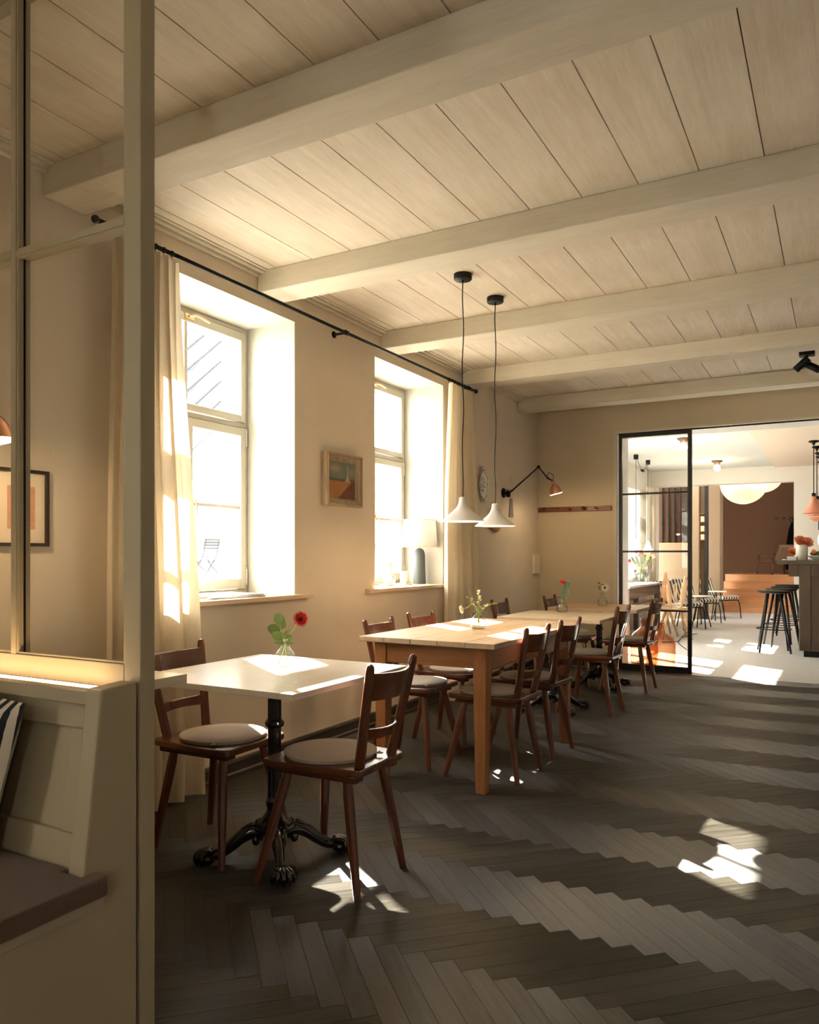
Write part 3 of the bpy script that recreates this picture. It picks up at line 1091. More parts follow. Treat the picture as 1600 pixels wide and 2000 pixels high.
backslab('back_panel', 0.43, 0.845, XL + 0.01, -1.556, 0.014, 0.03)
backslab('back_top_rail', 0.785, 0.845, XL + 0.01, -1.556, 0.0, 0.0135)
backslab('back_bottom_rail', 0.43, 0.545, XL + 0.01, -1.556, 0.0, 0.0135)
backslab('back_stile', 0.546, 0.784, -1.625, -1.556, 0.0, 0.0135)
backslab('back_stile', 0.546, 0.784, -2.32, -2.25, 0.0, 0.0135)
bb('cap_rail', [(1.232, 0.846), (1.333, 0.846), (1.333, 0.872), (1.268, 0.872), (1.268, 0.880), (1.232, 0.880)], XL + 0.01, -1.556)
bb('light_strip', [(1.272, 0.873), (1.300, 0.873), (1.300, 0.879), (1.272, 0.879)], XL + 0.02, -1.60, M['led'], bev=0)
# cushion on the seat
b = MB()
xa_, xn_, xe_ = XL + 0.02 + 2.2, -1.497 + 2.2, -1.450 + 2.2
b.prism([(xa_, -0.31), (xe_, -0.31), (xe_, 0.209), (xn_, 0.209), (xn_, 0.172), (-1.557 + 2.2, 0.172), (-1.557 + 2.2, 0.190), (xa_, 0.190)], 0.0, 0.0475)
o = b.build('bench_cushion', M['cushion'], loc=(-2.2, 1.0, 0.4285), bevel=0.014, bseg=3)
tag(o, 'long brown woven cushion lying on the booth bench seat', 'cushion')
# striped pillow
b = MB()
prof = []
nx, ny = 14, 14
vs = []
for j in range(ny + 1):
    for i in range(nx + 1):
        u, v = i / nx * 2 - 1, j / ny * 2 - 1
        th = 0.055 * max(0.0, (1 - u ** 4)) ** 0.6 * max(0.0, (1 - v ** 4)) ** 0.6
        k = 1 - 0.06 * (1 - abs(u) ** 2) * abs(v)
        vs.append((u * 0.2 * (1 - 0.05 * (1 - v * v)), -th, 0.2 + v * 0.2 * (1 - 0.05 * (1 - u * u))))
m1 = len(vs)
vs2 = [(x, -y, z) for x, y, z in vs]
fs = []
for j in range(ny):
    for i in range(nx):
        a = j * (nx + 1) + i
        fs.append((a, a + 1, a + nx + 2, a + nx + 1))
        fs.append((m1 + a, m1 + a + nx + 1, m1 + a + nx + 2, m1 + a + 1))
b.add(vs + vs2, fs, 0, True)
o = b.build('pillow', M['pillow'], loc=(-1.97, 1.115, 0.482), rot=(R(-10), R(8), 0))
tag(o, 'black and cream striped pillow leaning on the bench back at left edge', 'pillow')

# framed print on the window wall inside the booth
t = thing('framed_print', 'black framed print with wide cream mat, seen through the partition glass', 'picture', (XL, 1.86, 1.239))
MX = 0.47
fr = MB()
y0, y1, zz = -0.235, 0.235, 0.312
for q in ((y0, y0 + 0.014, 0, zz), (y1 - 0.014, y1, 0, zz), (y0 + 0.014, y1 - 0.014, 0, 0.014), (y0 + 0.014, y1 - 0.014, zz - 0.014, zz)):
    fr.box(0.002, 0.024, q[0], q[1], q[2], q[3])
fr.build('frame', M['art_black'], t, bevel=0.001)
MB().box(0.004, 0.010, y0 + 0.014, y1 - 0.014, 0.014, zz - 0.014).build('mat_board', M['mat_board'], t)
for (a, c) in ((0.055, 0.176), (-0.17, -0.05)):
    MB().box(0.0102, 0.0115, a, c, 0.07, 0.243).build('print', M['print_pink'], t)


# ================================================================== CURTAINS AND ROD
RODX, RODZ = -2.80, 2.650
rod = thing('curtain_rod', 'long thin black curtain rod running above both windows', 'curtain rod', (RODX, 4.2, RODZ))
MB().tube([(0, -1.93, 0), (0, 2.05, 0)], 0.0105, seg=10).build('rod', M['black'], rod)
for y in (-1.86, 0.0, 1.90):
    b = MB()
    b.tube([(-0.098, y, 0), (0, y, 0)], 0.008)
    b.lathe([(0, 0), (0.022, 0), (0.022, 0.008), (0, 0.008)], (0, 0, 0), 14, mat=Matrix.Translation((-0.099, y, 0)) @ Matrix.Rotation(R(90), 4, 'Y'))
    b.tube([(0, y - 0.018, 0), (0, y + 0.018, 0)], 0.016, seg=10)
    b.build('bracket', M['black'], rod)
for y in (-1.94, 2.055):
    MB().sphere((0, y, 0), 0.018).build('finial', M['black'], rod)


def curtain(label, yt0, yt1, yb0, yb1, zt, seed, npl, group=None):
    rnd = random.Random(seed)
    nu, nv = npl * 12, 40
    phs = [rnd.uniform(-0.5, 0.5) for _ in range(npl + 1)]
    amp = [rnd.uniform(0.7, 1.25) for _ in range(npl + 1)]
    vs = []
    cy = (yb0 + yb1) / 2
    for j in range(nv + 1):
        t = j / nv
        z = zt * (1 - t) + 0.012 * t
        e = t ** 1.1
        for i in range(nu + 1):
            u = i / nu
            k = u * npl
            ki = int(min(k, npl - 1))
            fa = amp[ki] * (1 - (k - ki)) + amp[ki + 1] * (k - ki)
            w0 = math.sin(2 * PI * k)
            w1 = math.sin(2 * PI * k * 0.5 + 1.3 * seed + phs[ki] * 0.4)
            dx = 0.026 * w0 * (1 - 0.65 * t) * fa + 0.035 * w1 * min(1, t * 1.5) * fa
            dx += 0.008 * math.sin(7 * t + 3 * u + seed)
            y = (yt0 + (yt1 - yt0) * u) * (1 - e) + (yb0 + (yb1 - yb0) * u) * e
            y += 0.008 * math.cos(2 * PI * k) * (1 - t)
            if t > 0.9:
                dx += (t - 0.9) * 0.12 * math.sin(5 * u + seed)
            vs.append((dx, y - cy, z))
    fs = []
    for j in range(nv):
        for i in range(nu):
            a = j * (nu + 1) + i
            fs.append((a, a + 1, a + nu + 2, a + nu + 1))
    t_ = thing('curtain', label, 'curtain', (RODX + 0.005, cy, 0), 0, group)
    MB().add(vs, fs, 0, True).build('fabric', M['linen'], t_)
    # hanging rings
    for k in range(npl):
        y = yt0 + (yt1 - yt0) * (k + 0.25) / npl - cy
        r = MB()
        ring = [(0, y, 0) for _ in range(1)]
        pts = [(0.0125 * math.cos(2 * PI * q / 12) - 0.005, y, RODZ + 0.0125 * math.sin(2 * PI * q / 12)) for q in range(13)]
        r.tube(pts, 0.0025, seg=5)
        r.tube([(-0.005, y, RODZ - 0.0125), (-0.005, y, zt - 0.004)], 0.002, seg=5)
        r.build('ring', M['black'], t_)
    return t_


curtain('long cream linen curtain beside the nearer window, partly behind the partition post', 2.33, 2.735, 2.28, 2.885, 2.622, 1, 8, 'linen curtains on the black rod')
curtain('long cream linen curtain at far side of the farther window', 5.70, 6.17, 5.62, 6.33, 2.622, 2, 8, 'linen curtains on the black rod')

# ================================================================== PAINTING
t = thing('small_landscape_painting', 'small landscape painting in worn silver gilt frame between the two windows', 'picture', (XL, 4.27, 1.528))
b = MB()
w2, h = 0.21, 0.345
def ring(b, x0, x1, o, i, mi=0):
    """picture frame ring from outer half inset o to inner inset i, slanting from depth x0 (outer) to x1 (inner)"""
    A = [(-w2 + o, o), (w2 - o, o), (w2 - o, h - o), (-w2 + o, h - o)]
    B = [(-w2 + i, i), (w2 - i, i), (w2 - i, h - i), (-w2 + i, h - i)]
    vs = [(x0, y, z) for y, z in A] + [(x1, y, z) for y, z in B]
    b.add(vs, [(k, (k + 1) % 4, 4 + (k + 1) % 4, 4 + k) for k in range(4)], mi)
ring(b, 0.003, 0.050, 0, 0)
ring(b, 0.050, 0.055, 0, 0.012)
ring(b, 0.055, 0.040, 0.012, 0.016)
ring(b, 0.040, 0.030, 0.016, 0.040)
ring(b, 0.030, 0.034, 0.040, 0.044)
ring(b, 0.034, 0.018, 0.044, 0.052)
ring(b, 0.003, 0.003, 0, 0.07)
b.build('frame', M['gilt'], t)
# painted canvas as a vertex coloured grid
nx, nz = 66, 54
vs, fs, cl = [], [], []
rnd = random.Random(3)
for j in range(nz + 1):
    for i in range(nx + 1):
        u, v = i / nx, j / nz
        vs.append((0, -w2 + 0.05 + u * (2 * w2 - 0.10), 0.05 + v * (h - 0.10)))
        n1 = math.sin(9 * u + 5 * v + 1) * 0.5 + math.sin(21 * u - 13 * v) * 0.25 + rnd.uniform(-.25, .25)
        if v > 0.47:
            c = Vector((0.14, 0.17, 0.13)) * (1 + 0.18 * n1)
            cl1 = math.exp(-(((u - 0.25) / 0.24) ** 2 + ((v - 0.80) / 0.10) ** 2) * 1.4)
            cl2 = math.exp(-(((u - 0.85) / 0.2) ** 2 + ((v - 0.72) / 0.14) ** 2) * 1.4)
            c = c.lerp(Vector((0.36, 0.27, 0.19)), min(0.8, cl1 * 0.9 + cl2 * 0.5))
            if v < 0.545:
                c = c.lerp(Vector((0.07, 0.045, 0.03)), 0.75)
            hw = 0.012 + max(0, 0.72 - v) ** 2 * 1.6
            if abs(u - 0.72) < hw and v < 0.92:
                c = Vector((0.42, 0.33, 0.22))
        else:
            if u < 0.55 + 0.75 * (v - 0.05) - 0.0 and not (u > 0.35 + 1.1 * v):
                c = Vector((0.34, 0.15, 0.045)) * (1 + 0.14 * n1)
            else:
                c = Vector((0.13, 0.045, 0.022)) * (1 + 0.2 * n1)
        cl.append((max(c.x, 0), max(c.y, 0), max(c.z, 0), 1))
for j in range(nz):
    for i in range(nx):
        a = j * (nx + 1) + i
        fs.append((a, a + 1, a + nx + 2, a + nx + 1))
o = MB().add(vs, fs).build('canvas', M['canvas'], t, loc=(0.018, 0, 0))
ca = o.data.color_attributes.new('col', 'FLOAT_COLOR', 'POINT')
for i, c in enumerate(cl):
    ca.data[i].color = c

# ================================================================== CHAIRS
def chair_parts(t, splat=False):
    # seat: wide front, narrower back, rounded corners
    poly = []
    for (x, y, r) in ((-.168, -.213, .035), (.168, -.213, .035), (.198, .10, .03), (.185, .205, .03), (-.185, .205, .03), (-.198, .10, .03)):
        poly.append((x, y))
    # round the corners
    out = []
    nn = len(poly)
    for i in range(nn):
        p, c, q = Vector((*poly[i - 1], 0)), Vector((*poly[i], 0)), Vector((*poly[(i + 1) % nn], 0))
        r = 0.032
        a = c + (p - c).normalized() * r
        b_ = c + (q - c).normalized() * r
        for k in range(4):
            s = k / 3
            w = a * (1 - s) ** 2 + c * 2 * s * (1 - s) + b_ * s * s
            out.append((w.x, w.y))
    MB().prism(out, 0.422, 0.450).build('seat', M['cherry_y'], t, bevel=0.007, bseg=3)
    for sx in (-1, 1):
        MB().box(sx * 0.125 - 0.028, sx * 0.125 + 0.028, -0.19, 0.17, 0.397, 0.4215).build('batten', M['cherry_y'], t, bevel=0.006)
    for sx, yt, fx, fy in ((-1, 0.125, .215, .20), (1, 0.125, .215, .20), (-1, -0.135, .165, -.205), (1, -0.135, .165, -.205)):
        a = Vector((sx * 0.122, yt, 0.400))
        c = Vector((sx * fx, fy, 0.0))
        b = MB().tube([a, a.lerp(c, 0.12), a.lerp(c, 0.5), c], [0.0165, 0.0200, 0.0185, 0.0140], seg=8, smooth=False, up=(0, 1, 0))
        b.build('leg', M['cherry'], t)
    for sx in (-1, 1):
        p0 = Vector((sx * 0.112, -0.178, 0.430))
        p1 = Vector((sx * 0.160, -0.256, 0.826))
        pts = [p0, p0.lerp(p1, 0.06), p0.lerp(p1, 0.5), p0.lerp(p1, 0.94), p0.lerp(p1, 0.975), p0.lerp(p1, 0.992), p1]
        b = MB().tube(pts, [0.024, 0.024, 0.0225, 0.0195, 0.017, 0.012, 0.004], seg=8, smooth=False, up=(1, 0, 0), sq=(0.88, 0.80))
        b.build('back_post', M['cherry'], t)

    def rail(nm, z0, z1, sag, th):
        nseg = 14
        b = MB()
        vs, fs = [], []
        for i in range(nseg + 1):
            s = i / nseg * 2 - 1
            for zz in (z0, z1):
                f = (zz - 0.43) / 0.396
                hw = 0.112 + 0.048 * f - 0.010
                yy = -0.178 - 0.078 * f
                bow = -sag * (1 - s * s) + 0.004
                top = 0.006 * (s * s) if zz == z1 else 0
                vs.append((s * hw, yy + bow + th / 2, zz + top))
                vs.append((s * hw, yy + bow - th / 2, zz + top))
        for i in range(nseg):
            a = i * 4
            fs += [(a, a + 4, a + 6, a + 2), (a + 1, a + 3, a + 7, a + 5), (a + 2, a + 6, a + 7, a + 3), (a, a + 1, a + 5, a + 4)]
        fs += [(0, 2, 3, 1), (nseg * 4, nseg * 4 + 1, nseg * 4 + 3, nseg * 4 + 2)]
        b.add(vs, fs)
        return b.build(nm, M['cherry_x'], t, bevel=0.003)
    rail('top_rail', 0.690, 0.785, 0.040, 0.015)
    rail('lower_rail', 0.545, 0.582, 0.035, 0.013)
    if splat:
        for sx in (-1, 1):
            b = MB()
            pl = [(sx * 0.006, 0.43), (sx * 0.030, 0.43), (sx * 0.040, 0.60), (sx * 0.052, 0.69), (sx * 0.003, 0.69), (sx * 0.003, 0.675), (sx * 0.014, 0.655), (sx * 0.010, 0.62), (sx * 0.006, 0.57)]
            if sx < 0:
                pl = pl[::-1]
            vs = []
            for off in (0, -0.010):
                for x, z in pl:
                    f = (z - 0.43) / 0.396
                    vs.append((x, -0.178 - 0.078 * f - 0.030 * min(1, f * 1.6) + off, z))
            k = len(pl)
            b.add(vs, [tuple(range(k)), tuple(range(2 * k - 1, k - 1, -1))] + [(q, q + k, (q + 1) % k + k, (q + 1) % k) for q in range(k)])
            b.build('splat', M['cherry_x'], t)


CH = [
    ('A', (-1.674, 2.432), 90.7, 'dark cherry wooden chair nearest the camera, back turned to the viewer, by white table'),
    ('B', (-2.262, 2.445), -89.0, 'dark cherry wooden chair facing right beside the white square table, half hidden by partition post'),
    ('C', (-2.207, 4.046), -89.3, 'dark cherry wooden chair at near left of the pine table, below the painting'),
    ('D', (-2.238, 4.635), -93.0, 'reddish cherry chair at far left of the pine table, under the farther window'),
    ('E', (-1.674, 3.997), 87.9, 'dark cherry wooden chair at near right of the pine table, beside its front leg'),
    ('F', (-1.672, 4.575), 87.0, 'dark cherry wooden chair at far right of the pine table'),
    ('G', (-2.360, 6.330), -91.7, 'dark cherry wooden chair on wall side of the pale oak table beyond the pine one'),
    ('H', (-1.686, 5.942), 88.1, 'dark cherry wooden chair with pierced splat on aisle side of the pale oak table'),
    ('I', (-2.195, 7.200), -90.0, 'dark cherry wooden chair in the corner below the coat rack, behind the farthest table'),
    ('J', (-1.668, 7.086), 87.3, 'dark cherry wooden chair on aisle side of the farthest table, before the amber bottles'),
]
PADL = {
    'A': 'round greige felt pad with piped edge on the chair nearest the camera',
    'B': 'round sunlit felt pad on the chair half hidden by the partition post',
    'C': 'round pale felt pad on the chair at near left of the pine table',
    'D': 'round sunlit felt pad on the chair at far left of the pine table',
    'E': 'round shaded felt pad on the chair at near right of the pine table',
    'F': 'round shaded felt pad on the chair at far right of the pine table',
    'G': 'round felt pad on the wall-side chair of the pale oak table',
    'H': 'round felt pad on the chair with the pierced splat',
    'I': 'round felt pad on the chair in the corner below the coat rack',
    'J': 'round felt pad on the chair before the amber bottles',
}
GC = 'dark cherry chairs at the dining tables'
GP = 'round felt pads on the dining chairs'
base_chair = thing('dining_chair', CH[0][3], 'chair', (*CH[0][1], 0), R(CH[0][2]), GC)
chair_parts(base_chair)
pad0 = thing('seat_pad', PADL['A'], 'cushion', (0, 0, 0), 0, GP)
b = MB().lathe([(0, 0), (0.168, 0), (0.172, 0.004), (0.172, 0.012), (0.168, 0.016), (0.10, 0.0185), (0, 0.019)], (0, 0, 0), 40)
b.build('felt_disc', M['felt'], pad0)
pts = [(0.1735 * math.cos(2 * PI * q / 40), 0.1735 * math.sin(2 * PI * q / 40), 0.0125) for q in range(41)]
MB().tube(pts, 0.0038, seg=6, caps=False).build('piping', M['piping'], pad0)
MB().box(0.160, 0.205, -0.010, 0.010, 0.010, 0.0125, mat=Matrix.Rotation(R(17), 4, 'Z')).build('strap', M['piping'], pad0, bevel=0.001)
MB().sphere((0.192 * math.cos(R(17)), 0.192 * math.sin(R(17)), 0.014), 0.0055, 10, 6).build('snap_button', M['brass'], pad0)
for i, (k, (x, y), a, lab) in enumerate(CH):
    if i == 0:
        ch = base_chair
    elif k == 'H':
        ch = thing('dining_chair', lab, 'chair', (x, y, 0), R(a), GC)
        chair_parts(ch, True)
    else:
        ch = dup(base_chair, (x, y, 0), R(a), lab, GC)
    ca_, sa_ = math.cos(R(a)), math.sin(R(a))
    off = 0.018
    px, py = x - sa_ * off, y + ca_ * off
    rz = R(a + 13 * i)
    if i == 0:
        pad0.location = (px, py, 0.4505)
    else:
        dup(pad0, (px, py, 0.4505), rz, PADL[k], GP)

# ================================================================== TABLES
def pedestal(t, h, feet_rot=45, parent_loc=(0, 0)):
    """cast iron column and four clawed feet"""
    c = MB()
    # fluted column
    seg = 40
    vs, fs = [], []
    levels = [(0.20, 0.030), (0.215, 0.034), (0.23, 0.034), (0.245, 0.0285), (0.36, 0.0275), (0.365, 0.035), (0.378, 0.036), (0.385, 0.0275),
              (0.52, 0.0265), (0.525, 0.036), (0.535, 0.039), (0.545, 0.036), (0.553, 0.0275), (h - 0.03, 0.0265), (h - 0.028, 0.045), (h - 0.012, 0.05)]
    flute = [0, 0, 0, 1, 1, 0, 0, 1, 1, 0, 0, 0, 1, 1, 0, 0]
    nL = len(levels)
    for j in range(seg):
        a = 2 * PI * j / seg
        for (z, r), fl in zip(levels, flute):
            k = 1 - 0.10 * fl * (1 if j % 4 < 2 else 0)
            vs.append((r * k * math.cos(a), r * k * math.sin(a), z))
    for j in range(seg):
        j2 = (j + 1) % seg
        for i in range(nL - 1):
            fs.append((j * nL + i, j2 * nL + i, j2 * nL + i + 1, j * nL + i + 1))
    c.add(vs, fs, 0, False)
    col = c.build('column', M['iron'], t)
    m = MB().box(-0.16, 0.16, -0.03, 0.03, h - 0.012, h).box(-0.03, 0.03, -0.16, 0.16, h - 0.0125, h - 0.0005)
    m.build('mounting_cross', M['iron'], t, bevel=0.003)
    hb = MB().lathe([(0, 0.10), (0.05, 0.10), (0.078, 0.118), (0.086, 0.128), (0.084, 0.134), (0.070, 0.142), (0.066, 0.150), (0.050, 0.160), (0.040, 0.176), (0.033, 0.185), (0.030, 0.20)], (0, 0, 0), 28)
    for k in range(22):
        a = 2 * PI * k / 22
        hb.sphere((0.074 * math.cos(a), 0.074 * math.sin(a), 0.1425), 0.006, 6, 4)
    hb.build('hub', M['iron'], t)
    base = None
    for q in range(4):
        a = R(feet_rot + 90 * q)
        if base is None:
            b = MB()
            pts = smoothpath([(0.045, 0, 0.105), (0.09, 0, 0.112), (0.13, 0, 0.095), (0.175, 0, 0.060), (0.215, 0, 0.036), (0.25, 0, 0.030)], 5)
            rad = []
            for p in pts:
                s = (p.x - 0.045) / 0.205
                rad.append(0.034 * (1 - s) + 0.016 * s)
            b.tube(pts, rad, seg=10, sq=(1.0, 0.72), up=(0, 0, 1))
            # beads along the ridge and scroll sides
            for p, r_ in list(zip(pts, rad))[5:-3:1]:
                b.sphere((p.x, 0, p.z + r_ * 0.98), 0.0075, 7, 5)
            for sy in (-1, 1):
                sp = smoothpath([(0.05, sy * 0.030, 0.135), (0.10, sy * 0.026, 0.130), (0.15, sy * 0.020, 0.088), (0.21, sy * 0.013, 0.048)], 4)
                b.tube(sp, 0.0035, seg=5)
                b.sphere((0.075, sy * 0.030, 0.085), 0.016, 8, 6, sc=(1, 0.5, 1.2))
            leg = b.build('leg', M['iron'], t, rot=(0, 0, a))
            f = MB()
            f.sphere((0.262, 0, 0.024), 0.034, 14, 9, sc=(1.05, 1, 0.70))
            for k in range(5):
                an = R(-64 + 32 * k)
                pp = [(0.235 + 0.012 * math.cos(an), 0.012 * math.sin(an), 0.052), (0.262 + 0.030 * math.cos(an), 0.030 * math.sin(an), 0.050),
                      (0.262 + 0.043 * math.cos(an), 0.043 * math.sin(an), 0.028), (0.262 + 0.040 * math.cos(an), 0.040 * math.sin(an), 0.010)]
                f.tube(smoothpath(pp, 3), [0.010, 0.011, 0.011, 0.011, 0.011, 0.010, 0.009, 0.008, 0.007, 0.005], seg=7)
            foot = f.build('claw_foot', M['iron'], leg)
            base = leg
        else:
            leg = base.copy()
            COL.objects.link(leg)
            leg.parent = t
            leg.rotation_euler = (0, 0, a)
            for g in base.children:
                d = g.copy()
                COL.objects.link(d)
                d.parent = leg


def cafe_table(label, x0, x1, y0, y1, ztop, th, mat, base, staves=0, group=None, along='Y'):
    cx, cy = (x0 + x1) / 2, (y0 + y1) / 2
    bx, by = base
    t = thing('cafe_table', label, 'table', (bx, by, 0), 0, group)
    if staves:
        n_ = staves
        for k in range(n_):
            if along == 'Y':
                a, c = x0 + (x1 - x0) * k / n_, x0 + (x1 - x0) * (k + 1) / n_
                b = MB().box(a + 0.0003 - bx, c - 0.0003 - bx, y0 - by, y1 - by, ztop - th, ztop)
            else:
                a, c = y0 + (y1 - y0) * k / n_, y0 + (y1 - y0) * (k + 1) / n_
                b = MB().box(x0 - bx, x1 - bx, a + 0.0003 - by, c - 0.0003 - by, ztop - th, ztop)
            b.build('tabletop_board', mat, t, bevel=0.0008)
    else:
        MB().box(x0 - bx, x1 - bx, y0 - by, y1 - by, ztop - th, ztop).build('tabletop', mat, t, bevel=0.0015)
    pedestal(t, ztop - th - 0.0005)
    return t


GT = 'square tables on cast iron pedestals'
cafe_table('white square cafe table on ornate black iron pedestal, nearest along the window wall', -2.374, -1.586, 2.062, 2.845, 0.740, 0.022, M['ash_top'], (-1.965, 2.435), 0, GT)
cafe_table('pale oak square table on black iron pedestal beyond the pine table', -2.255, -1.475, 5.42, 6.20, 0.745, 0.026, M['oak_top'], (-1.955, 5.83), 6, GT)
cafe_table('honey oak square table on black iron pedestal, farthest along the window wall', -2.290, -1.505, 6.68, 7.44, 0.740, 0.028, M['oak_top_x'], (-1.931, 7.08), 6, GT, 'X')
cafe_table('pale square table behind the partition post, only its corner showing', -2.78, -2.035, 1.44, 2.032, 0.780, 0.034, M['ash_top'], (-2.42, 1.74), 0, GT)

# pine farmhouse table
PT = thing('pine_table', 'old honey pine farmhouse table with planked top and tapered legs', 'table', (-1.862, 4.245, 0), R(-1.2))
L2, W2_ = 0.715, 0.40
nb = 5
for k in range(nb):
    a, c = -W2_ + 2 * W2_ * k / nb, -W2_ + 2 * W2_ * (k + 1) / nb
    MB().box(a + 0.0008, c - 0.0008, -L2, L2, 0.739, 0.767 + (0.0006 if k % 2 else 0)).build('top_plank', M['pine'], PT, bevel=0.003)
for sx in (-1, 1):
    for sy in (-1, 1):
        lx, ly_ = sx * (W2_ - 0.105), sy * (L2 - 0.085)
        b = MB()
        s0, s1 = 0.036, 0.0265
        vs = []
        for z, s in ((0, s1), (0.60, s0), (0.739, s0)):
            for ax_, ay_ in ((-1, -1), (1, -1), (1, 1), (-1, 1)):
                vs.append((ax_ * s, ay_ * s, z))
        fs = [(3, 2, 1, 0), (8, 9, 10, 11)]
        for q in range(2):
            for e in range(4):
                fs.append((q * 4 + e, q * 4 + (e + 1) % 4, q * 4 + 4 + (e + 1) % 4, q * 4 + 4 + e))
        b.add(vs, fs)
        b.build('leg', M['pine_z'], PT, loc=(lx, ly_, 0), bevel=0.003)
for sx in (-1, 1):
    x = sx * (W2_ - 0.105 + 0.018)
    MB().box(x - 0.011, x + 0.011, -(L2 - 0.122), L2 - 0.122, 0.625, 0.7385).build('apron', M['pine_y'], PT, bevel=0.002)
    MB().box(x - 0.013, x + 0.013, -(L2 - 0.122), L2 - 0.122, 0.615, 0.624).build('apron_bead', M['pine_y'], PT, bevel=0.003)
for sy in (-1, 1):
    y = sy * (L2 - 0.085 + 0.018)
    MB().box(-(W2_ - 0.142), W2_ - 0.142, y - 0.011, y + 0.011, 0.630, 0.7385).build('apron', M['pine_x'], PT, bevel=0.002)

# ================================================================== FLOWER VASES
def bud_vase(loc, label, s=1.0):
    t = thing('glass_bud_vase', label, 'vase', loc, 0, 'small glass bud vases on the dining tables')
    prof = [(0.0, 0.003), (0.026, 0.003), (0.032, 0.004), (0.036, 0.012), (0.038, 0.024), (0.0375, 0.034), (0.034, 0.046), (0.024, 0.060), (0.0150, 0.070), (0.0125, 0.080), (0.0130, 0.090), (0.018, 0.097), (0.0195, 0.100)]
    prof = [(r * s, z * s) for r, z in prof]
    MB().lathe(prof, (0, 0, 0), 32).build('glass_body', M['vase_glass'], t)
    inner = [(0, 0.005), (0.030, 0.006), (0.0355, 0.014), (0.0365, 0.024), (0.036, 0.034), (0.034, 0.040), (0, 0.040)]
    MB().lathe([(r * s, z * s) for r, z in inner], (0, 0, 0), 28).build('water', M['water'], t)
    return t


def petal_mesh(l, w, cup, tip=0.6):
    nu, nv = 5, 4
    vs, fs = [], []
    for i in range(nu + 1):
        u = i / nu
        hw = w * (math.sin(PI * min(1, u * 0.88 + 0.06)) ** 0.7) / 2
        for j in range(nv + 1):
            v = j / nv * 2 - 1
            vs.append((v * hw, l * u, cup * (v * v * 0.5 * w * 4 * 0.3 + u * u) * 0.5))
    for i in range(nu):
        for j in range(nv):
            a = i * (nv + 1) + j
            fs.append((a, a + 1, a + nv + 2, a + nv + 1))
    return MB().add(vs, fs, 0, True)


def bloom(t, c, nrm, R0, layers, mats, name='petal'):
    """layered petals round the axis nrm; layers = [(count, length, width, open_angle, cup)]"""
    B = rot_to(nrm)
    for li, (cnt, l, w, op, cup) in enumerate(layers):
        pm = None
        for k in range(cnt):
            az = 2 * PI * k / cnt + li * 0.7 + random.uniform(-0.12, 0.12)
            if pm is None:
                pm = petal_mesh(l, w, cup).build(name, mats[min(li, len(mats) - 1)], t)
                o_ = pm
            else:
                o_ = pm.copy()
                COL.objects.link(o_)
                o_.parent = t
            mt_ = Matrix.Translation(c) @ B @ Matrix.Rotation(az, 4, 'Z') @ Matrix.Translation((0, R0 * 0.15, 0)) @ Matrix.Rotation(R(op + random.uniform(-6, 6)), 4, 'X')
            o_.matrix_local = mt_


def leaf(t, p, d, l, w, mat, nrm=(0, 0, 1), name='leaf', proto_=None):
    o_ = petal_mesh(l, w, l * 0.25).build(name, mat, t)
    d = Vector(d).normalized()
    z = Vector(nrm)
    z = (z - d * z.dot(d)).normalized()
    x = d.cross(z)
    mt_ = Matrix((x, d, z)).transposed().to_4x4()
    o_.matrix_local = Matrix.Translation(p) @ mt_
    return o_


cr, cf = camr, camf   # used only as plain horizontal directions along the room

# vase 1: coral ranunculus and eucalyptus on the white table
v1 = Vector((-1.999, 2.545, 0.7405))
bud_vase(v1, 'round bellied glass bud vase on the white square table', 1.20)
t = thing('ranunculus', 'coral red ranunculus with pale petal rims in the vase on the white table', 'flower', v1)
hd = camr * 0.062 + camf * 0.0 + Vector((0, 0, 0.196))
MB().tube(smoothpath([camr * -0.028 + Vector((0, 0, 0.014)), camr * -0.004 + Vector((0, 0, 0.075)), camr * 0.006 + Vector((0, 0, 0.115)), camr * 0.028 + Vector((0, 0, 0.150)), hd - Vector((0, 0, 0.016)) - camr * 0.014], 5), 0.0022, seg=6).build('stem', M['stem'], t)
nrm = (camr * 0.35 - camf * 0.80 + Vector((0, 0, 0.30)))
bloom(t, hd, nrm, 0.01, [(9, 0.036, 0.030, 12, 0.010), (8, 0.031, 0.027, 28, 0.012), (7, 0.026, 0.022, 45, 0.012), (6, 0.019, 0.017, 62, 0.010), (5, 0.013, 0.012, 75, 0.008)],
      [M['petal_pink'], M['petal_red'], M['petal_red'], M['petal_deep'], M['petal_deep']])
MB().sphere(hd + nrm.normalized() * 0.010, 0.0055, 10, 6).build('flower_centre', M['centre'], t)
t = thing('eucalyptus_sprig', 'round leaved green sprig in the vase on the white table', 'foliage', v1)
MB().tube(smoothpath([camr * 0.012 + Vector((0, 0, 0.012)), camr * 0.0 + Vector((0, 0, 0.09)), camr * -0.012 + Vector((0, 0, 0.14)), camr * -0.022 + Vector((0, 0, 0.19))], 5), 0.0018, seg=6).build('stem', M['stem'], t)
for (a, z, dr, dz, l, w) in ((-0.016, 0.175, -0.3, 1.0, 0.045, 0.040), (-0.020, 0.150, -1.0, 0.3, 0.045, 0.038), (-0.012, 0.130, 0.9, 0.7, 0.040, 0.012),
                            (-0.006, 0.118, -0.7, 0.35, 0.044, 0.036), (-0.004, 0.112, 0.6, 0.2, 0.034, 0.034), (-0.022, 0.165, 0.7, 0.55, 0.030, 0.026), (-0.003, 0.100, -0.9, 0.05, 0.036, 0.010), (0.004, 0.100, 1.0, 0.02, 0.030, 0.008)):
    leaf(t, camr * a + Vector((0, 0, z)), camr * dr + Vector((0, 0, dz)) - camf * 0.15, l * 1.18, w * 1.18, M['leaf'], -camf + Vector((0, 0, 0.3)))

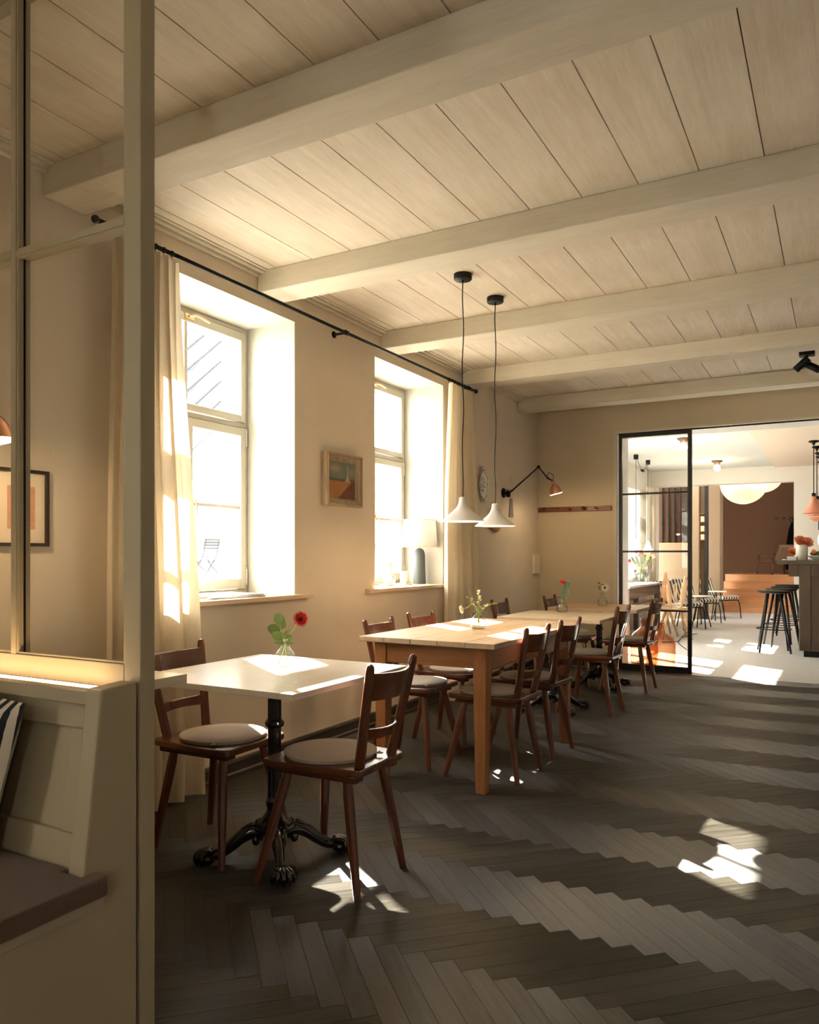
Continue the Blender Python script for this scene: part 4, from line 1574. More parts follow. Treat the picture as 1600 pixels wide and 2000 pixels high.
# vase 2: white ranunculus and wild stems on the pine table
v2 = Vector((-1.868, 4.205, 0.7682))
bud_vase(v2, 'glass bud vase with wild white stems on the pine table', 1.22)
t = thing('white_ranunculus', 'drooping white ranunculus bloom in the vase on the pine table', 'flower', v2)
hd = camr * -0.088 + Vector((0, 0, 0.118))
MB().tube(smoothpath([camr * 0.01 + Vector((0, 0, 0.015)), camr * -0.002 + Vector((0, 0, 0.09)), camr * -0.030 + Vector((0, 0, 0.150)), camr * -0.062 + Vector((0, 0, 0.128)), hd], 5), 0.0020, seg=6).build('stem', M['stem'], t)
bloom(t, hd, camr * -0.9 - camf * 0.3 + Vector((0, 0, -0.2)), 0.01, [(8, 0.028, 0.026, 20, 0.010), (7, 0.025, 0.022, 42, 0.010), (6, 0.020, 0.018, 65, 0.010)], [M['petal_white']])
t = thing('wild_stems', 'thin branching pale green stems in the vase on the pine table', 'foliage', v2)
rnd = random.Random(5)
for (dx, dz) in ((0.004, 0.225), (0.105, 0.150), (-0.060, 0.185), (0.060, 0.140), (0.018, 0.19)):
    pts = smoothpath([Vector((0, 0, 0.02)), camr * dx * 0.15 + Vector((0, 0, 0.10)), camr * dx * 0.55 + Vector((0, 0, 0.10 + (dz - 0.10) * 0.75)), camr * dx + Vector((0, 0, dz))], 5)
    MB().tube(pts, 0.0012, seg=5).build('stem', M['stem'], t)
    for p in pts[6:]:
        for q in range(2):
            d = camr * rnd.uniform(-1, 1) + Vector((0, 0, rnd.uniform(0, 1))) + camf * rnd.uniform(-0.6, 0.6)
            leaf(t, p, d, rnd.uniform(0.010, 0.018), 0.005, M['petal_white'] if rnd.random() < 0.45 else M['leaf'], -camf, 'bud')
for q in range(8):
    leaf(t, Vector((0, 0, 0.10)) + camr * rnd.uniform(-.01, .01), camr * rnd.uniform(-1, 1) + Vector((0, 0, rnd.uniform(0, 1))), 0.035, 0.012, M['leaf'], -camf)

# vase 3: red ranunculus on the pale oak table
v3 = Vector((-1.951, 6.05, 0.7455))
bud_vase(v3, 'glass bud vase with the small red bloom on the pale oak table', 1.22)
t = thing('red_ranunculus', 'small closed red ranunculus on a straight stem, on the pale oak table', 'flower', v3)
hd = camr * 0.004 + Vector((0, 0, 0.235))
MB().tube(smoothpath([Vector((0, 0, 0.015)), camr * 0.004 + Vector((0, 0, 0.12)), hd - Vector((0, 0, 0.01))], 5), 0.0022, seg=6).build('stem', M['stem'], t)
bloom(t, hd, -camf * 0.5 + Vector((0, 0, 1)), 0.01, [(7, 0.030, 0.026, 30, 0.012), (6, 0.025, 0.022, 55, 0.012), (5, 0.018, 0.016, 75, 0.01)], [M['petal_deep'], M['petal_red']])
t = thing('eucalyptus_sprig', 'grey green leafy sprig in the vase on the pale oak table', 'foliage', v3)
MB().tube(smoothpath([Vector((0, 0, 0.015)), camr * 0.01 + Vector((0, 0, 0.10)), camr * 0.045 + Vector((0, 0, 0.24))], 5), 0.0018, seg=6).build('stem', M['stem'], t)
for k in range(14):
    z = 0.11 + 0.010 * k
    s_ = 1 if k % 2 else -1
    leaf(t, camr * (0.012 + 0.0026 * k) + Vector((0, 0, z)), camr * s_ * 0.8 + Vector((0, 0, 0.5)), 0.036 if z < 0.2 else 0.028, 0.022, M['leaf_grey'], -camf + Vector((0, 0, 0.4)))
for s_ in (-1, 1):
    leaf(t, Vector((0, 0, 0.118)), camr * s_ + Vector((0, 0, 0.1)), 0.060, 0.014, M['leaf_grey'], -camf + Vector((0, 0, 0.8)))

# vase 4: cream gerbera on the farthest table
v4 = Vector((-1.905, 7.10, 0.7405))
bud_vase(v4, 'glass bud vase with the cream daisy on the farthest table', 1.22)
t = thing('gerbera', 'cream gerbera daisy with dark centre on the farthest table', 'flower', v4)
hd = camr * 0.020 + Vector((0, 0, 0.168))
MB().tube(smoothpath([camr * -0.004 + Vector((0, 0, 0.015)), Vector((0, 0, 0.10)), hd + camf * 0.01], 5), 0.0024, seg=6).build('stem', M['stem'], t)
bloom(t, hd, -camf + Vector((0, 0, 0.1)), 0.01, [(16, 0.040, 0.014, 4, 0.004), (14, 0.034, 0.012, 14, 0.004)], [M['petal_white']])
MB().sphere(hd - camf * 0.004, 0.010, 10, 6).build('flower_centre', M['centre'], t)
t = thing('leaf_sprig', 'small dark green leaf sprig behind the cream daisy', 'foliage', v4)
MB().tube(smoothpath([Vector((0, 0, 0.015)), camr * -0.006 + Vector((0, 0, 0.12)), camr * -0.020 + Vector((0, 0, 0.20))], 5), 0.0016, seg=6).build('stem', M['stem'], t)
for (a, z, s_) in ((-0.014, 0.17, -1), (-0.018, 0.19, 1), (-0.02, 0.20, -0.4), (-0.010, 0.15, -1)):
    leaf(t, camr * a + Vector((0, 0, z)), camr * s_ + Vector((0, 0, 0.3)), 0.034, 0.018, M['leaf'], -camf + Vector((0, 0, 0.8)))

# ================================================================== PENDANTS OVER THE PINE TABLE
def pendant(label, x, y, zb):
    t = thing('pendant_lamp', label, 'lamp', (x, y, zb), 0, 'white pendant lamps over the pine table')
    MB().lathe([(0, ZC - zb - 0.001), (0.052, ZC - zb - 0.001), (0.052, ZC - zb - 0.030), (0.048, ZC - zb - 0.034), (0, ZC - zb - 0.034)], (0, 0, 0), 28).build('canopy', M['black'], t)
    MB().lathe([(0.006, ZC - zb - 0.034), (0.006, ZC - zb - 0.048), (0.003, ZC - zb - 0.052)], (0, 0, 0), 10).build('cord_grip', M['black'], t)
    top = ZC - zb - 0.05
    z0 = 0.142
    pts = [(0.0035 * math.sin(q * 1.1 + x * 9), 0.0035 * math.cos(q * 1.4 + y), z0 + (top - z0) * q / 14) for q in range(15)]
    pts[0] = (0, 0, z0)
    pts[-1] = (0, 0, top)
    MB().tube(smoothpath(pts, 3), 0.0030, seg=6).build('cord', M['black'], t)
    outp = [(0.128, 0.0), (0.118, 0.010), (0.085, 0.036), (0.055, 0.062), (0.038, 0.080), (0.028, 0.098), (0.0235, 0.112), (0.0215, 0.128), (0.021, 0.138), (0.012, 0.142), (0.0, 0.142)]
    inp = [(0.0, 0.115), (0.018, 0.112), (0.034, 0.078), (0.055, 0.055), (0.086, 0.030), (0.120, 0.004), (0.128, 0.0)]
    MB().lathe(outp, (0, 0, 0), 48).build('shade', M['porcelain'], t)
    MB().lathe(inp, (0, 0, 0), 48).build('shade_lining', M['porcelain_in'], t)
    MB().sphere((0, 0, 0.045), 0.020, 14, 10).build('bulb', M['bulb'], t)
    lamp((x, y, zb + 0.018), 5.0)
    return t


pendant('white flared pendant lamp over the pine table, nearer of the pair', -1.893, 4.045, 1.398)
pendant('white flared pendant lamp over the pine table, farther of the pair', -1.885, 4.505, 1.387)

# ================================================================== WALL ITEMS NEAR THE CORNER
# jointed copper wall lamp
def wall_lamp(label, base, elbow, tip, head, hd, power=6):
    bx, by, bz_ = base
    t = thing('wall_lamp', label, 'lamp', base, 0, 'black jointed wall lamps with copper shades')
    B = Vector(base)
    pl = MB().lathe([(0, 0), (0.048, 0), (0.050, 0.004), (0.046, 0.014), (0.02, 0.02), (0, 0.02)], (0, 0, 0), 24, mat=Matrix.Rotation(R(90), 4, 'Y'))
    pl.build('wall_plate', M['black'], t)
    j = Vector((0.055, 0.0, -0.012))
    b = MB().tube([(0.015, 0, 0), j], 0.012, seg=10)
    b.lathe([(0, -0.03), (0.020, -0.03), (0.022, 0), (0.020, 0.03), (0, 0.03)], j, 16)
    b.tube(smoothpath([(0.01, 0.01, 0.01), (0.03, 0.03, 0.035), (0.05, 0.03, 0.015), (0.065, 0.045, 0.03), j + Vector((0.03, 0.06, 0.03))], 4), 0.003, seg=6)
    b.build('joint', M['black'], t)
    e = Vector(elbow) - B
    p = Vector(tip) - B
    h = Vector(head) - B
    MB().tube([j, e], 0.0075, seg=8).build('lower_arm', M['black'], t)
    b = MB().sphere(e, 0.017, 14, 10)
    b.tube([e - Vector((0.0, 0.012, 0.012)), e + Vector((0, 0.012, 0.012))], 0.006)
    b.build('elbow_joint', M['black'], t)
    MB().tube([e, p], 0.0065, seg=8).build('upper_arm', M['black'], t)
    b = MB().sphere(p, 0.011, 12, 8)
    b.tube([p, h], 0.007)
    b.tube(smoothpath([p, p + Vector((0.0, 0.01, 0.055)), h + Vector((0.0, 0.015, 0.055)), h], 4), 0.0028, seg=6)
    b.build('head_joint', M['black'], t)
    mt_ = Matrix.Translation(h) @ rot_to(-Vector(hd))
    prof = [(0.016, 0.0), (0.018, -0.035), (0.024, -0.042), (0.042, -0.060), (0.054, -0.085), (0.060, -0.115), (0.066, -0.135)]
    MB().lathe(prof, (0, 0, 0), 32, mat=mt_).build('copper_shade', M['copper'], t)
    inn = [(0.0645, -0.135), (0.058, -0.112), (0.050, -0.085), (0.036, -0.062), (0.0, -0.058)]
    MB().lathe(inn, (0, 0, 0), 32, mat=mt_).build('shade_lining', M['porcelain_in'], t)
    MB().sphere((0, 0, 0), 0.024, 14, 10, mat=mt_ @ Matrix.Translation((0, 0, -0.102))).build('bulb', M['bulb'], t)
    lp = B + (mt_ @ Vector((0, 0, -0.128)))
    lamp(lp, power)
    return t


wall_lamp('black jointed wall lamp with copper shade, above the farthest tables', (-2.899, 7.13, 1.822), (-2.66, 7.485, 2.100), (-2.53, 7.39, 1.972), (-2.50, 7.455, 1.950), Vector((0.22, 0.10, -0.95)))
wall_lamp('black wall lamp with copper shade, half seen through the left partition pane', (-2.899, 1.52, 1.80), (-2.80, 1.47, 1.97), (-2.62, 1.62, 1.78), (-2.60, 1.655, 1.735), Vector((0.15, 0.05, -0.95)), 9)

# oval platter on the wall, half behind the curtain
t = thing('wall_platter', 'oval white platter with blue green floral rim hung on the wall beside the farther curtain', 'plate', (XL, 6.615, 1.86))
mt_ = Matrix.Rotation(R(90), 4, 'Y') @ Matrix.Diagonal((1.42, 1, 1, 1))
MB().lathe([(0, 0.006), (0.070, 0.006), (0.080, 0.012), (0.112, 0.024), (0.114, 0.026), (0.108, 0.020), (0.078, 0.004), (0, 0.002)], (0, 0, 0), 40, mat=mt_).build('dish', M['porcelain'], t)
rnd = random.Random(11)
dec = MB()
for k in range(110):
    a = 2 * PI * k / 110 + rnd.uniform(-.05, .05)
    r = 0.090 + rnd.uniform(-0.006, 0.012)
    p = mt_ @ Vector((r * math.cos(a), r * math.sin(a), 0.0165 + (r - 0.085) * 0.36))
    dec.sphere(p, rnd.uniform(0.003, 0.0065), 6, 4, sc=(0.2, 1, 1))
for k in range(60):
    r = 0.055 * math.sqrt(rnd.random())
    a = rnd.uniform(0, 2 * PI)
    p = mt_ @ Vector((r * math.cos(a), r * math.sin(a), 0.0065))
    dec.sphere(p, rnd.uniform(0.003, 0.007), 6, 4, sc=(0.15, 1, 1))
dec.build('floral_pattern', M['china_blue'], t)['kind'] = 'stuff'

# turned wooden disc behind the farther pendant
t = thing('wooden_wall_disc', 'round honey wood disc hung on the wall behind the farther pendant', 'wall board', (XL, 6.90, 1.555))
MB().lathe([(0, 0.0), (0.10, 0.0), (0.125, 0.012), (0.130, 0.020), (0.125, 0.030), (0.11, 0.034), (0, 0.036)], (0, 0, 0), 40, mat=Matrix.Rotation(R(90), 4, 'Y')).build('disc', M['disc_wood'], t)
MB().tube([(0.002, 0, 0.135), (0.004, -0.01, 0.118)], 0.002).build('hanger', M['brass'], t)

# grey panel on a string
t = thing('hanging_felt_pouch', 'grey tapered felt pouch hanging from a string behind the black lamp bracket', 'pouch', (XL, 7.33, 1.59))
MB().prism([(-0.055, 0), (0.055, 0), (0.026, 0.19), (-0.026, 0.19)], 0.003, 0.012, mat=Matrix(((0, 0, 1, 0), (1, 0, 0, 0), (0, 1, 0, 0), (0, 0, 0, 1)))).build('felt', M['grey_felt'], t, bevel=0.002)
b = MB()
for s_ in (-1, 1):
    b.tube([(0.006, s_ * 0.025, 0.185), (0.004, -0.01, 0.425)], 0.0012, seg=5)
b.sphere((0.004, -0.01, 0.427), 0.005, 8, 6)
b.build('string', M['brass'], t)

o = MB().box(0, 0.028, -0.085, 0.085, 0, 0.205).build('thermostat_panel', M['plastic'], loc=(XL + 0.0005, 8.045, 1.010), bevel=0.003)
tag(o, 'slim cream wall control panel on the window wall near the corner', 'switch')
t = thing('wall_socket', 'cream double socket low on the far wall behind the chairs', 'socket', (-2.43, YF, 0.335))
MB().box(-0.09, 0.09, -0.010, -0.0005, 0, 0.082).build('cover_plate', M['plastic'], t, bevel=0.003)
for s_ in (-1, 1):
    MB().lathe([(0.026, 0), (0.026, 0.003), (0.020, 0.003), (0.018, -0.004), (0, -0.004)], (0, 0, 0), 20, mat=Matrix.Translation((s_ * 0.043, -0.010, 0.041)) @ Matrix.Rotation(R(90), 4, 'X')).build('socket_ring', M['plastic'], t)

# coat rack on far wall
t = thing('coat_rack', 'reddish wooden peg rail mounted on the far wall beside the doorway', 'coat rack', (-2.495, YF, 1.680))
MB().box(-0.400, 0.405, -0.020, -0.0005, 0, 0.052).build('rail', M['red_wood'], t, bevel=0.003)
for k, x in enumerate((-0.315, -0.165, -0.035, 0.115, 0.245)):
    rr_ = 0.020 if k in (0, 3) else 0.012
    MB().lathe([(0.006, 0.0), (0.007, 0.03), (rr_, 0.036), (rr_, 0.046), (0, 0.050)], (0, 0, 0), 14, mat=Matrix.Translation((x, -0.020, 0.030)) @ Matrix.Rotation(R(90), 4, 'X')).build('peg', M['cherry'] if rr_ > 0.015 else M['red_wood'], t)

# twin spot on the ceiling
t = thing('ceiling_spotlight', 'black twin cylinder spotlight on the ceiling at right edge', 'lamp', (-0.222, 6.85, ZC))
MB().box(-0.056, 0.056, -0.05, 0.05, -0.045, -0.0005).build('canopy', M['black'], t, bevel=0.006)
for (c, d) in (((-0.035, -0.02, -0.110), (-0.72, 0.1, -0.62)), ((0.035, 0.02, -0.130), (0.82, -0.1, -0.52))):
    d = Vector(d).normalized()
    c = Vector(c)
    b = MB().tube([c - d * 0.062, c + d * 0.062], 0.028, seg=20)
    b.build('spot_head', M['black'], t, bevel=0.002)
MB().tube([(0, 0, -0.044), (0, 0, -0.10)], 0.010).build('swivel', M['black'], t)

# ================================================================== THINGS ON THE WINDOW SILLS
SZ = 0.9672
t = thing('table_lamp', 'table lamp with grey green ceramic base and white shade on the farther sill', 'lamp', (-3.075, 5.715, SZ))
MB().lathe([(0, 0), (0.052, 0), (0.054, 0.006), (0.053, 0.03), (0.0505, 0.15), (0.048, 0.235), (0.044, 0.262), (0.034, 0.285), (0.016, 0.298), (0, 0.300)], (0, 0, 0), 36).build('ceramic_base', M['ceramic_green'], t)
MB().lathe([(0.006, 0.298), (0.006, 0.335), (0, 0.336)], (0, 0, 0), 10).build('neck', M['brass'], t)
MB().lathe([(0.150, 0.308), (0.134, 0.535)], (0, 0, 0), 40).build('shade', M['shade_white'], t, solid=0.001)
b = MB()
for r_, z in ((0.150, 0.308), (0.134, 0.535)):
    b.tube([(r_ * math.cos(2 * PI * q / 32), r_ * math.sin(2 * PI * q / 32), z) for q in range(33)], 0.0022, seg=5, caps=False)
for q in range(3):
    a = 2 * PI * q / 3
    b.tube([(0, 0, 0.50), (0.134 * math.cos(a), 0.134 * math.sin(a), 0.533)], 0.0015, seg=5)
b.tube([(0, 0, 0.335), (0, 0, 0.50)], 0.003, seg=6)
b.build('shade_ring', M['brass'], t)


def candle(label, x, y, r, h, group):
    t = thing('pillar_candle', label, 'candle', (x, y, SZ), 0, group)
    MB().lathe([(0, 0.0), (r + 0.028, 0.0), (r + 0.032, 0.008), (r + 0.030, 0.010), (0, 0.006)], (0, 0, 0), 28).build('dish', M['stoneware'], t)
    MB().lathe([(0, 0.010), (r, 0.010), (r, h - 0.004), (r - 0.005, h), (r * 0.5, h - 0.006), (0, h - 0.008)], (0, 0, 0), 28).build('wax', M['wax'], t)
    MB().tube([(0, 0, h - 0.010), (0.002, 0, h + 0.008)], 0.0012, seg=5).build('wick', M['black'], t)


candle('tall ivory pillar candle on the farther sill, left of the short one', -3.13, 5.285, 0.036, 0.185, 'candles on the farther sill')
candle('short ivory pillar candle on the farther sill, beside the lamp base', -3.10, 5.50, 0.033, 0.108, 'candles on the farther sill')
t = thing('votive_glass', 'small clear votive glass between the two candles on the sill', 'candle holder', (-3.17, 5.425, SZ))
MB().lathe([(0, 0.002), (0.026, 0.002), (0.030, 0.070), (0.0285, 0.070), (0.025, 0.008), (0, 0.006)], (0, 0, 0), 24).build('glass', M['vase_glass'], t)
# newspapers
for k, (dx, a) in enumerate(((0, -8), (0.012, -4), (-0.01, -12))):
    o = MB().box(-0.15, 0.15, -0.21, 0.21, 0, 0.006).build('newspaper', M['paper'], loc=(-3.055 + dx * 0.5, 3.30 + dx, SZ + 0.0005 + 0.0065 * k), rot=(0, 0, R(a)), bevel=0.001)
    tag(o, ['folded newspaper lying flat on the nearer sill, bottom of the pile', 'folded newspaper on the nearer sill, middle of the pile', 'folded newspaper on the nearer sill, top of the pile'][k], 'newspaper', 'newspapers on the nearer sill')

# ================================================================== STEEL AND GLASS SLIDING DOOR
dx0, dx1, dz1 = -2.032, -1.300, 2.478
dy = YF + 0.075
t = setting('door_1', ((dx0 + dx1) / 2, dy, 0.004))
cxd = (dx0 + dx1) / 2


def dbox(nm, a, c, z0, z1, y0=-0.018, y1=0.018, mat=M['steel_black'], parent=None, bev=0.002):
    return MB().box(a - cxd, c - cxd, y0, y1, z0 - 0.004, z1 - 0.004).build(nm, mat, parent or t, bevel=bev)


dbox('stile', dx0, dx0 + 0.034, 0.004, dz1)
dbox('stile', dx1 - 0.040, dx1, 0.004, dz1)
dbox('top_rail', dx0 + 0.034, dx1 - 0.040, dz1 - 0.038, dz1)
dbox('bottom_rail', dx0 + 0.034, dx1 - 0.040, 0.004, 0.072)
zs = [0.072, 0.640, 1.247, 1.848, dz1 - 0.038]
for z in zs[1:4]:
    dbox('glazing_bar', dx0 + 0.034, dx1 - 0.040, z - 0.010, z + 0.010, -0.014, 0.014)
for z0, z1 in zip(zs[:-1], zs[1:]):
    dbox('pane', dx0 + 0.034, dx1 - 0.040, z0 + (0.010 if z0 != zs[0] else 0), z1 - (0.010 if z1 != zs[-1] else 0), -0.003, 0.003, M['glass'], bev=0)
struct(box('trim_40', M['black'], OX0 + 0.005, OX1 - 0.01, YF + 0.05, YF + 0.056, OZ - 0.0155, OZ - 0.0105))
struct(box('trim_41', M['black'], OX0 + 0.005, OX1 - 0.01, YF + 0.10, YF + 0.106, OZ - 0.0155, OZ - 0.0005))
struct(box('trim_42', M['steel_black'], OX0 + 0.001, OX1, YF + 0.047, YF + 0.054, -0.05, 0.0015))

# ================================================================== FAR ROOM
FY0_, FYO, FZ = YF + 0.55, 14.2, 2.70
struct(box('floor', M['terrazzo'], XL - 0.5, 3.4, YF + 0.055, 21.5, -0.12, 0.0))
W3 = (9.55, 11.05, 0.25, 2.45)
W4 = (11.95, 13.35, 0.85, 2.30)
wall_x('wall_left', XL - 0.05, 0.46, FY0_, FYO + 0.3, -0.1, 3.1, [W3, W4], [M['white_room'], M['reveal']])
for i, w in enumerate((W3, W4)):
    make_window('window_%d' % (i + 4), w[0], w[1], w[2] + 0.005, w[3], XL - 0.05 - 0.36, mid=w[3] - 0.55)
    portal((XL - 0.62, (w[0] + w[1]) / 2, (w[2] + w[3]) / 2), w[3] - w[2], w[1] - w[0], (0, R(-90), 0))
struct(box('wall_right', M['white_room'], 3.2, 3.4, FY0_, 21.5, -0.1, 3.2))
struct(box('ceiling', M['grey_ceiling'], XL - 0.5, 3.4, FY0_, FYO, FZ, FZ + 0.1))
struct(box('ceiling', M['acoustic'], -0.935, 3.2, FY0_ + 0.01, FYO - 0.001, FZ - 0.028, FZ - 0.001))
# wall with second opening
b = MB()
ox0, ox1, oz = -2.86, -0.652, 2.435
b.box(XL - 0.5, ox0, FYO, FYO + 0.28, -0.05, 3.1)
b.box(ox1, 3.2, FYO, FYO + 0.28, -0.05, 3.1)
b.box(ox0, ox1, FYO, FYO + 0.28, oz, 3.1)
struct(b.build('wall_far', M['white_room']))
# beyond: stair hall
struct(box('wall_back', M['brown_wall'], XL - 2.0, 3.2, 20.6, 20.8, 0, 3.6))
struct(box('wall_left', M['wall'], XL - 2.0, XL - 1.8, FYO + 0.28, 20.6, -0.05, 3.6))
struct(box('ceiling', M['brown_wall'], XL - 2.0, 3.2, FYO + 0.28, 20.8, 3.45, 3.6))
struct(box('wall_partition', M['hall_wall'], -2.43, -2.175, 17.25, 17.75, 0.0, 3.45))
# low wall with black glazing posts at left of the hall
sc = thing('glazed_screen', 'low beige wall with tall black posts dividing the stair hall, seen through the door glass', 'partition', (-2.78, 15.55, 0.0))
MB().box(-0.36, 0.30, -0.06, 0.06, 0.0, 1.44).build('low_wall', M['hall_wall'], sc)
MB().box(-0.36, 0.31, -0.062, 0.062, 1.441, 1.455).build('sill', M['stair'], sc)
for x in (-0.235, -0.12, -0.008, 0.106, 0.218):
    MB().box(x - 0.014, x + 0.014, -0.03, 0.03, 1.456, 3.44).build('post', M['steel_black'], sc)
MB().box(-0.36, 0.26, 0.035, 0.04, 1.456, 3.44).build('backing_pane', M['brown_wall'], sc)
o = thing('wall_pillar', 'beige pillar at left of the lit shelf beyond the second opening', 'pillar', (-2.40, 15.55, 0))
MB().box(-0.075, 0.075, -0.07, 0.07, 0, 3.445).build('shaft', M['hall_wall'], o, bevel=0.004)
sh = thing('lit_shelf_niche', 'narrow black framed niche with small lit shelf boxes beyond the opening', 'shelf', (-2.25, 15.60, 0))
MB().box(0.02, 0.07, -0.05, 0.10, 0, 3.445).build('black_post', M['steel_black'], sh)
MB().box(-0.072, 0.019, 0.08, 0.10, 0, 3.445).build('back', M['hall_wall'], sh)
for z in (1.50, 1.66, 1.84, 2.0):
    MB().box(-0.070, 0.018, -0.04, 0.079, z, z + 0.012).build('shelf_board', M['stair'], sh)
for z in (1.513, 1.674, 1.853):
    MB().box(-0.055, 0.005, -0.03, 0.04, z, z + 0.10).build('lit_box', M['shelf_lit'], sh)

# steps up to the platform
st = thing('oak_steps', 'broad orange oak steps climbing to the platform in the far hall', 'steps', (-1.1, 17.75, 0))
for k in range(5):
    y = 0.0 + 0.27 * k
    MB().box(-1.16 if k else -1.06, 2.3, y, y + 0.02, 0.158 * k, 0.158 * (k + 1) - 0.028).build('riser', M['stair'], st)
    MB().box(-1.16 if k else -1.06, 2.3, y - 0.018, y + (0.26 if k < 4 else 1.74), 0.158 * (k + 1) - 0.0275, 0.158 * (k + 1)).build('tread', M['stair'], st, bevel=0.003)

# paper lanterns
def lantern(label, x, y, z, r):
    t = thing('paper_lantern', label, 'lamp', (x, y, z), 0, 'round paper lanterns over the oak steps')
    prof = []
    nr = 26
    for i in range(nr + 1):
        a = PI * i / nr
        prof.append((max(0.06, math.sin(a) * r) if 0 < i < nr else 0.06, -math.cos(a) * r * 0.94))
        if i < nr:
            am = PI * (i + 0.5) / nr
            prof.append((max(0.06, math.sin(am) * r * 0.992), -math.cos(am) * r * 0.94))
    MB().lathe(prof, (0, 0, 0), 48).build('paper_globe', M['paper_lit'], t)
    MB().tube([(0, 0, r * 0.9), (0, 0, 3.45 - z)], 0.004).build('cord', M['black'], t)
    lamp((x, y, z - r - 0.15), 5, (1, 0.72, 0.42), 0.2)


lantern('large round lit paper lantern below the second opening header, nearer one', -1.545, 15.5, 2.545, 0.41)
lantern('round lit paper lantern behind the larger one, farther right', -1.33, 17.0, 2.82, 0.37)

# lounge armchair on the platform
t = thing('lounge_armchair', 'low wooden armchair with tan leather seat on the platform above the steps', 'armchair', (-1.18, 19.05, 0.79), R(35))
for sx in (-0.33, 0.33):
    for sy in (-0.30, 0.30):
        MB().tube([(sx, sy, 0), (sx * 0.93, sy * 0.9, 0.42 if sy > 0 else 0.34)], 0.016).build('leg', M['cherry'], t)
    MB().tube(smoothpath([(sx * 0.93, -0.36, 0.44), (sx * 0.95, 0.05, 0.47), (sx * 0.93, 0.32, 0.42)], 4), 0.018, sq=(0.6, 1.4)).build('arm', M['cherry'], t)
MB().box(-0.28, 0.28, -0.28, 0.32, 0.24, 0.36).build('seat_cushion', M['leather'], t, bevel=0.03)
MB().box(-0.28, 0.28, -0.05, 0.05, 0, 0.40, mat=Matrix.Translation((0, -0.30, 0.30)) @ Matrix.Rotation(R(30), 4, 'X')).build('back_cushion', M['leather'], t, bevel=0.03)
# dark coat on a slim stand on the platform
t = thing('coat_stand', 'slim black coat stand on the platform beside the right jamb', 'coat stand', (-0.93, 19.85, 0.79))
MB().lathe([(0, 0.001), (0.17, 0.001), (0.17, 0.02), (0.03, 0.03), (0, 0.03)], (0, 0, 0), 24).build('base', M['black'], t)
MB().tube([(0, 0, 0.02), (0, 0, 1.30)], 0.016).build('pole', M['black'], t)
for q in range(4):
    c_, s_ = math.cos(PI * q / 2), math.sin(PI * q / 2)
    MB().tube(smoothpath([(0, 0, 1.20), (0.05 * c_, 0.05 * s_, 1.20), (0.09 * c_, 0.09 * s_, 1.27)], 3), 0.008).build('hook', M['black'], t)
t = thing('hanging_coat', 'long black coat hanging on the slim stand on the platform', 'coat', (-0.93, 19.85, 0.79))
b = MB()
mt_ = Matrix.Diagonal((1, 0.6, 1, 1))
b.lathe([(0.17, 0.10), (0.205, 0.10), (0.18, 0.34), (0.135, 0.72), (0.10, 0.98), (0.06, 1.12), (0.03, 1.19)], (0, 0, 0), 28, mat=mt_, lobes=7, amp=0.08)
b.build('cloth', M['coat'], t)

# ceiling bulbs in the far room
def ceil_bulb(label, x, y):
    t = thing('ceiling_bulb', label, 'lamp', (x, y, FZ), 0, 'bare bulbs on the far room ceiling')
    MB().lathe([(0, -0.001), (0.085, -0.001), (0.08, -0.02), (0.05, -0.035), (0.035, -0.07), (0, -0.07)], (0, 0, 0), 24).build('holder', M['walnut'], t)
    MB().sphere((0, 0, -0.115), 0.05, 18, 12).build('bulb', M['bulb'], t)
    lamp((x, y, FZ - 0.22), 6)


ceil_bulb('bare round bulb on the grey ceiling of the far room', -1.68, 13.0)
ceil_bulb('bare round bulb on the far ceiling seen through the top door pane', -1.73, 10.30)

# swagged pendants over the console table
def glass_pendant(label, x, y, zs_):
    t = thing('glass_pendant', label, 'lamp', (x, y, FZ), 0, 'small glass pendants over the console table')
    MB().lathe([(0, -0.001), (0.035, -0.001), (0.035, -0.07), (0, -0.07)], (0, 0, 0), 20).build('canopy', M['black'], t)
    MB().tube([(0, 0, -0.07), (0, 0, zs_ + 0.16 - FZ)], 0.004, seg=6).build('cord', M['black'], t)
    z = zs_ - FZ
    MB().lathe([(0.015, z + 0.16), (0.03, z + 0.13), (0.05, z + 0.06), (0.085, z), (0.07, z - 0.01)], (0, 0, 0), 24).build('shade', M['shade_white'], t)
    MB().sphere((0, 0, z + 0.04), 0.03, 12, 8).build('bulb', M['bulb_low'], t)


glass_pendant('small white glass pendant over the console table, nearer the window', -2.63, 11.65, 1.30)
glass_pendant('small white glass pendant over the console table, nearer the tulips', -2.62, 12.42, 1.27)
t = MB().tube(smoothpath([(0, 0, 0), (0, 0.30, -0.16), (0, 0.55, -0.12), (0, 0.70, -0.02)], 6), 0.004, seg=6)
t.tube([(0, 0.34, -0.165), (0, 0.46, -0.165)], 0.02)
tag(t.build('swag_cable', M['black'], loc=(-2.63, 11.69, FZ - 0.03)), 'black cable swagged between two ceiling canopies beyond the door glass', 'cable')

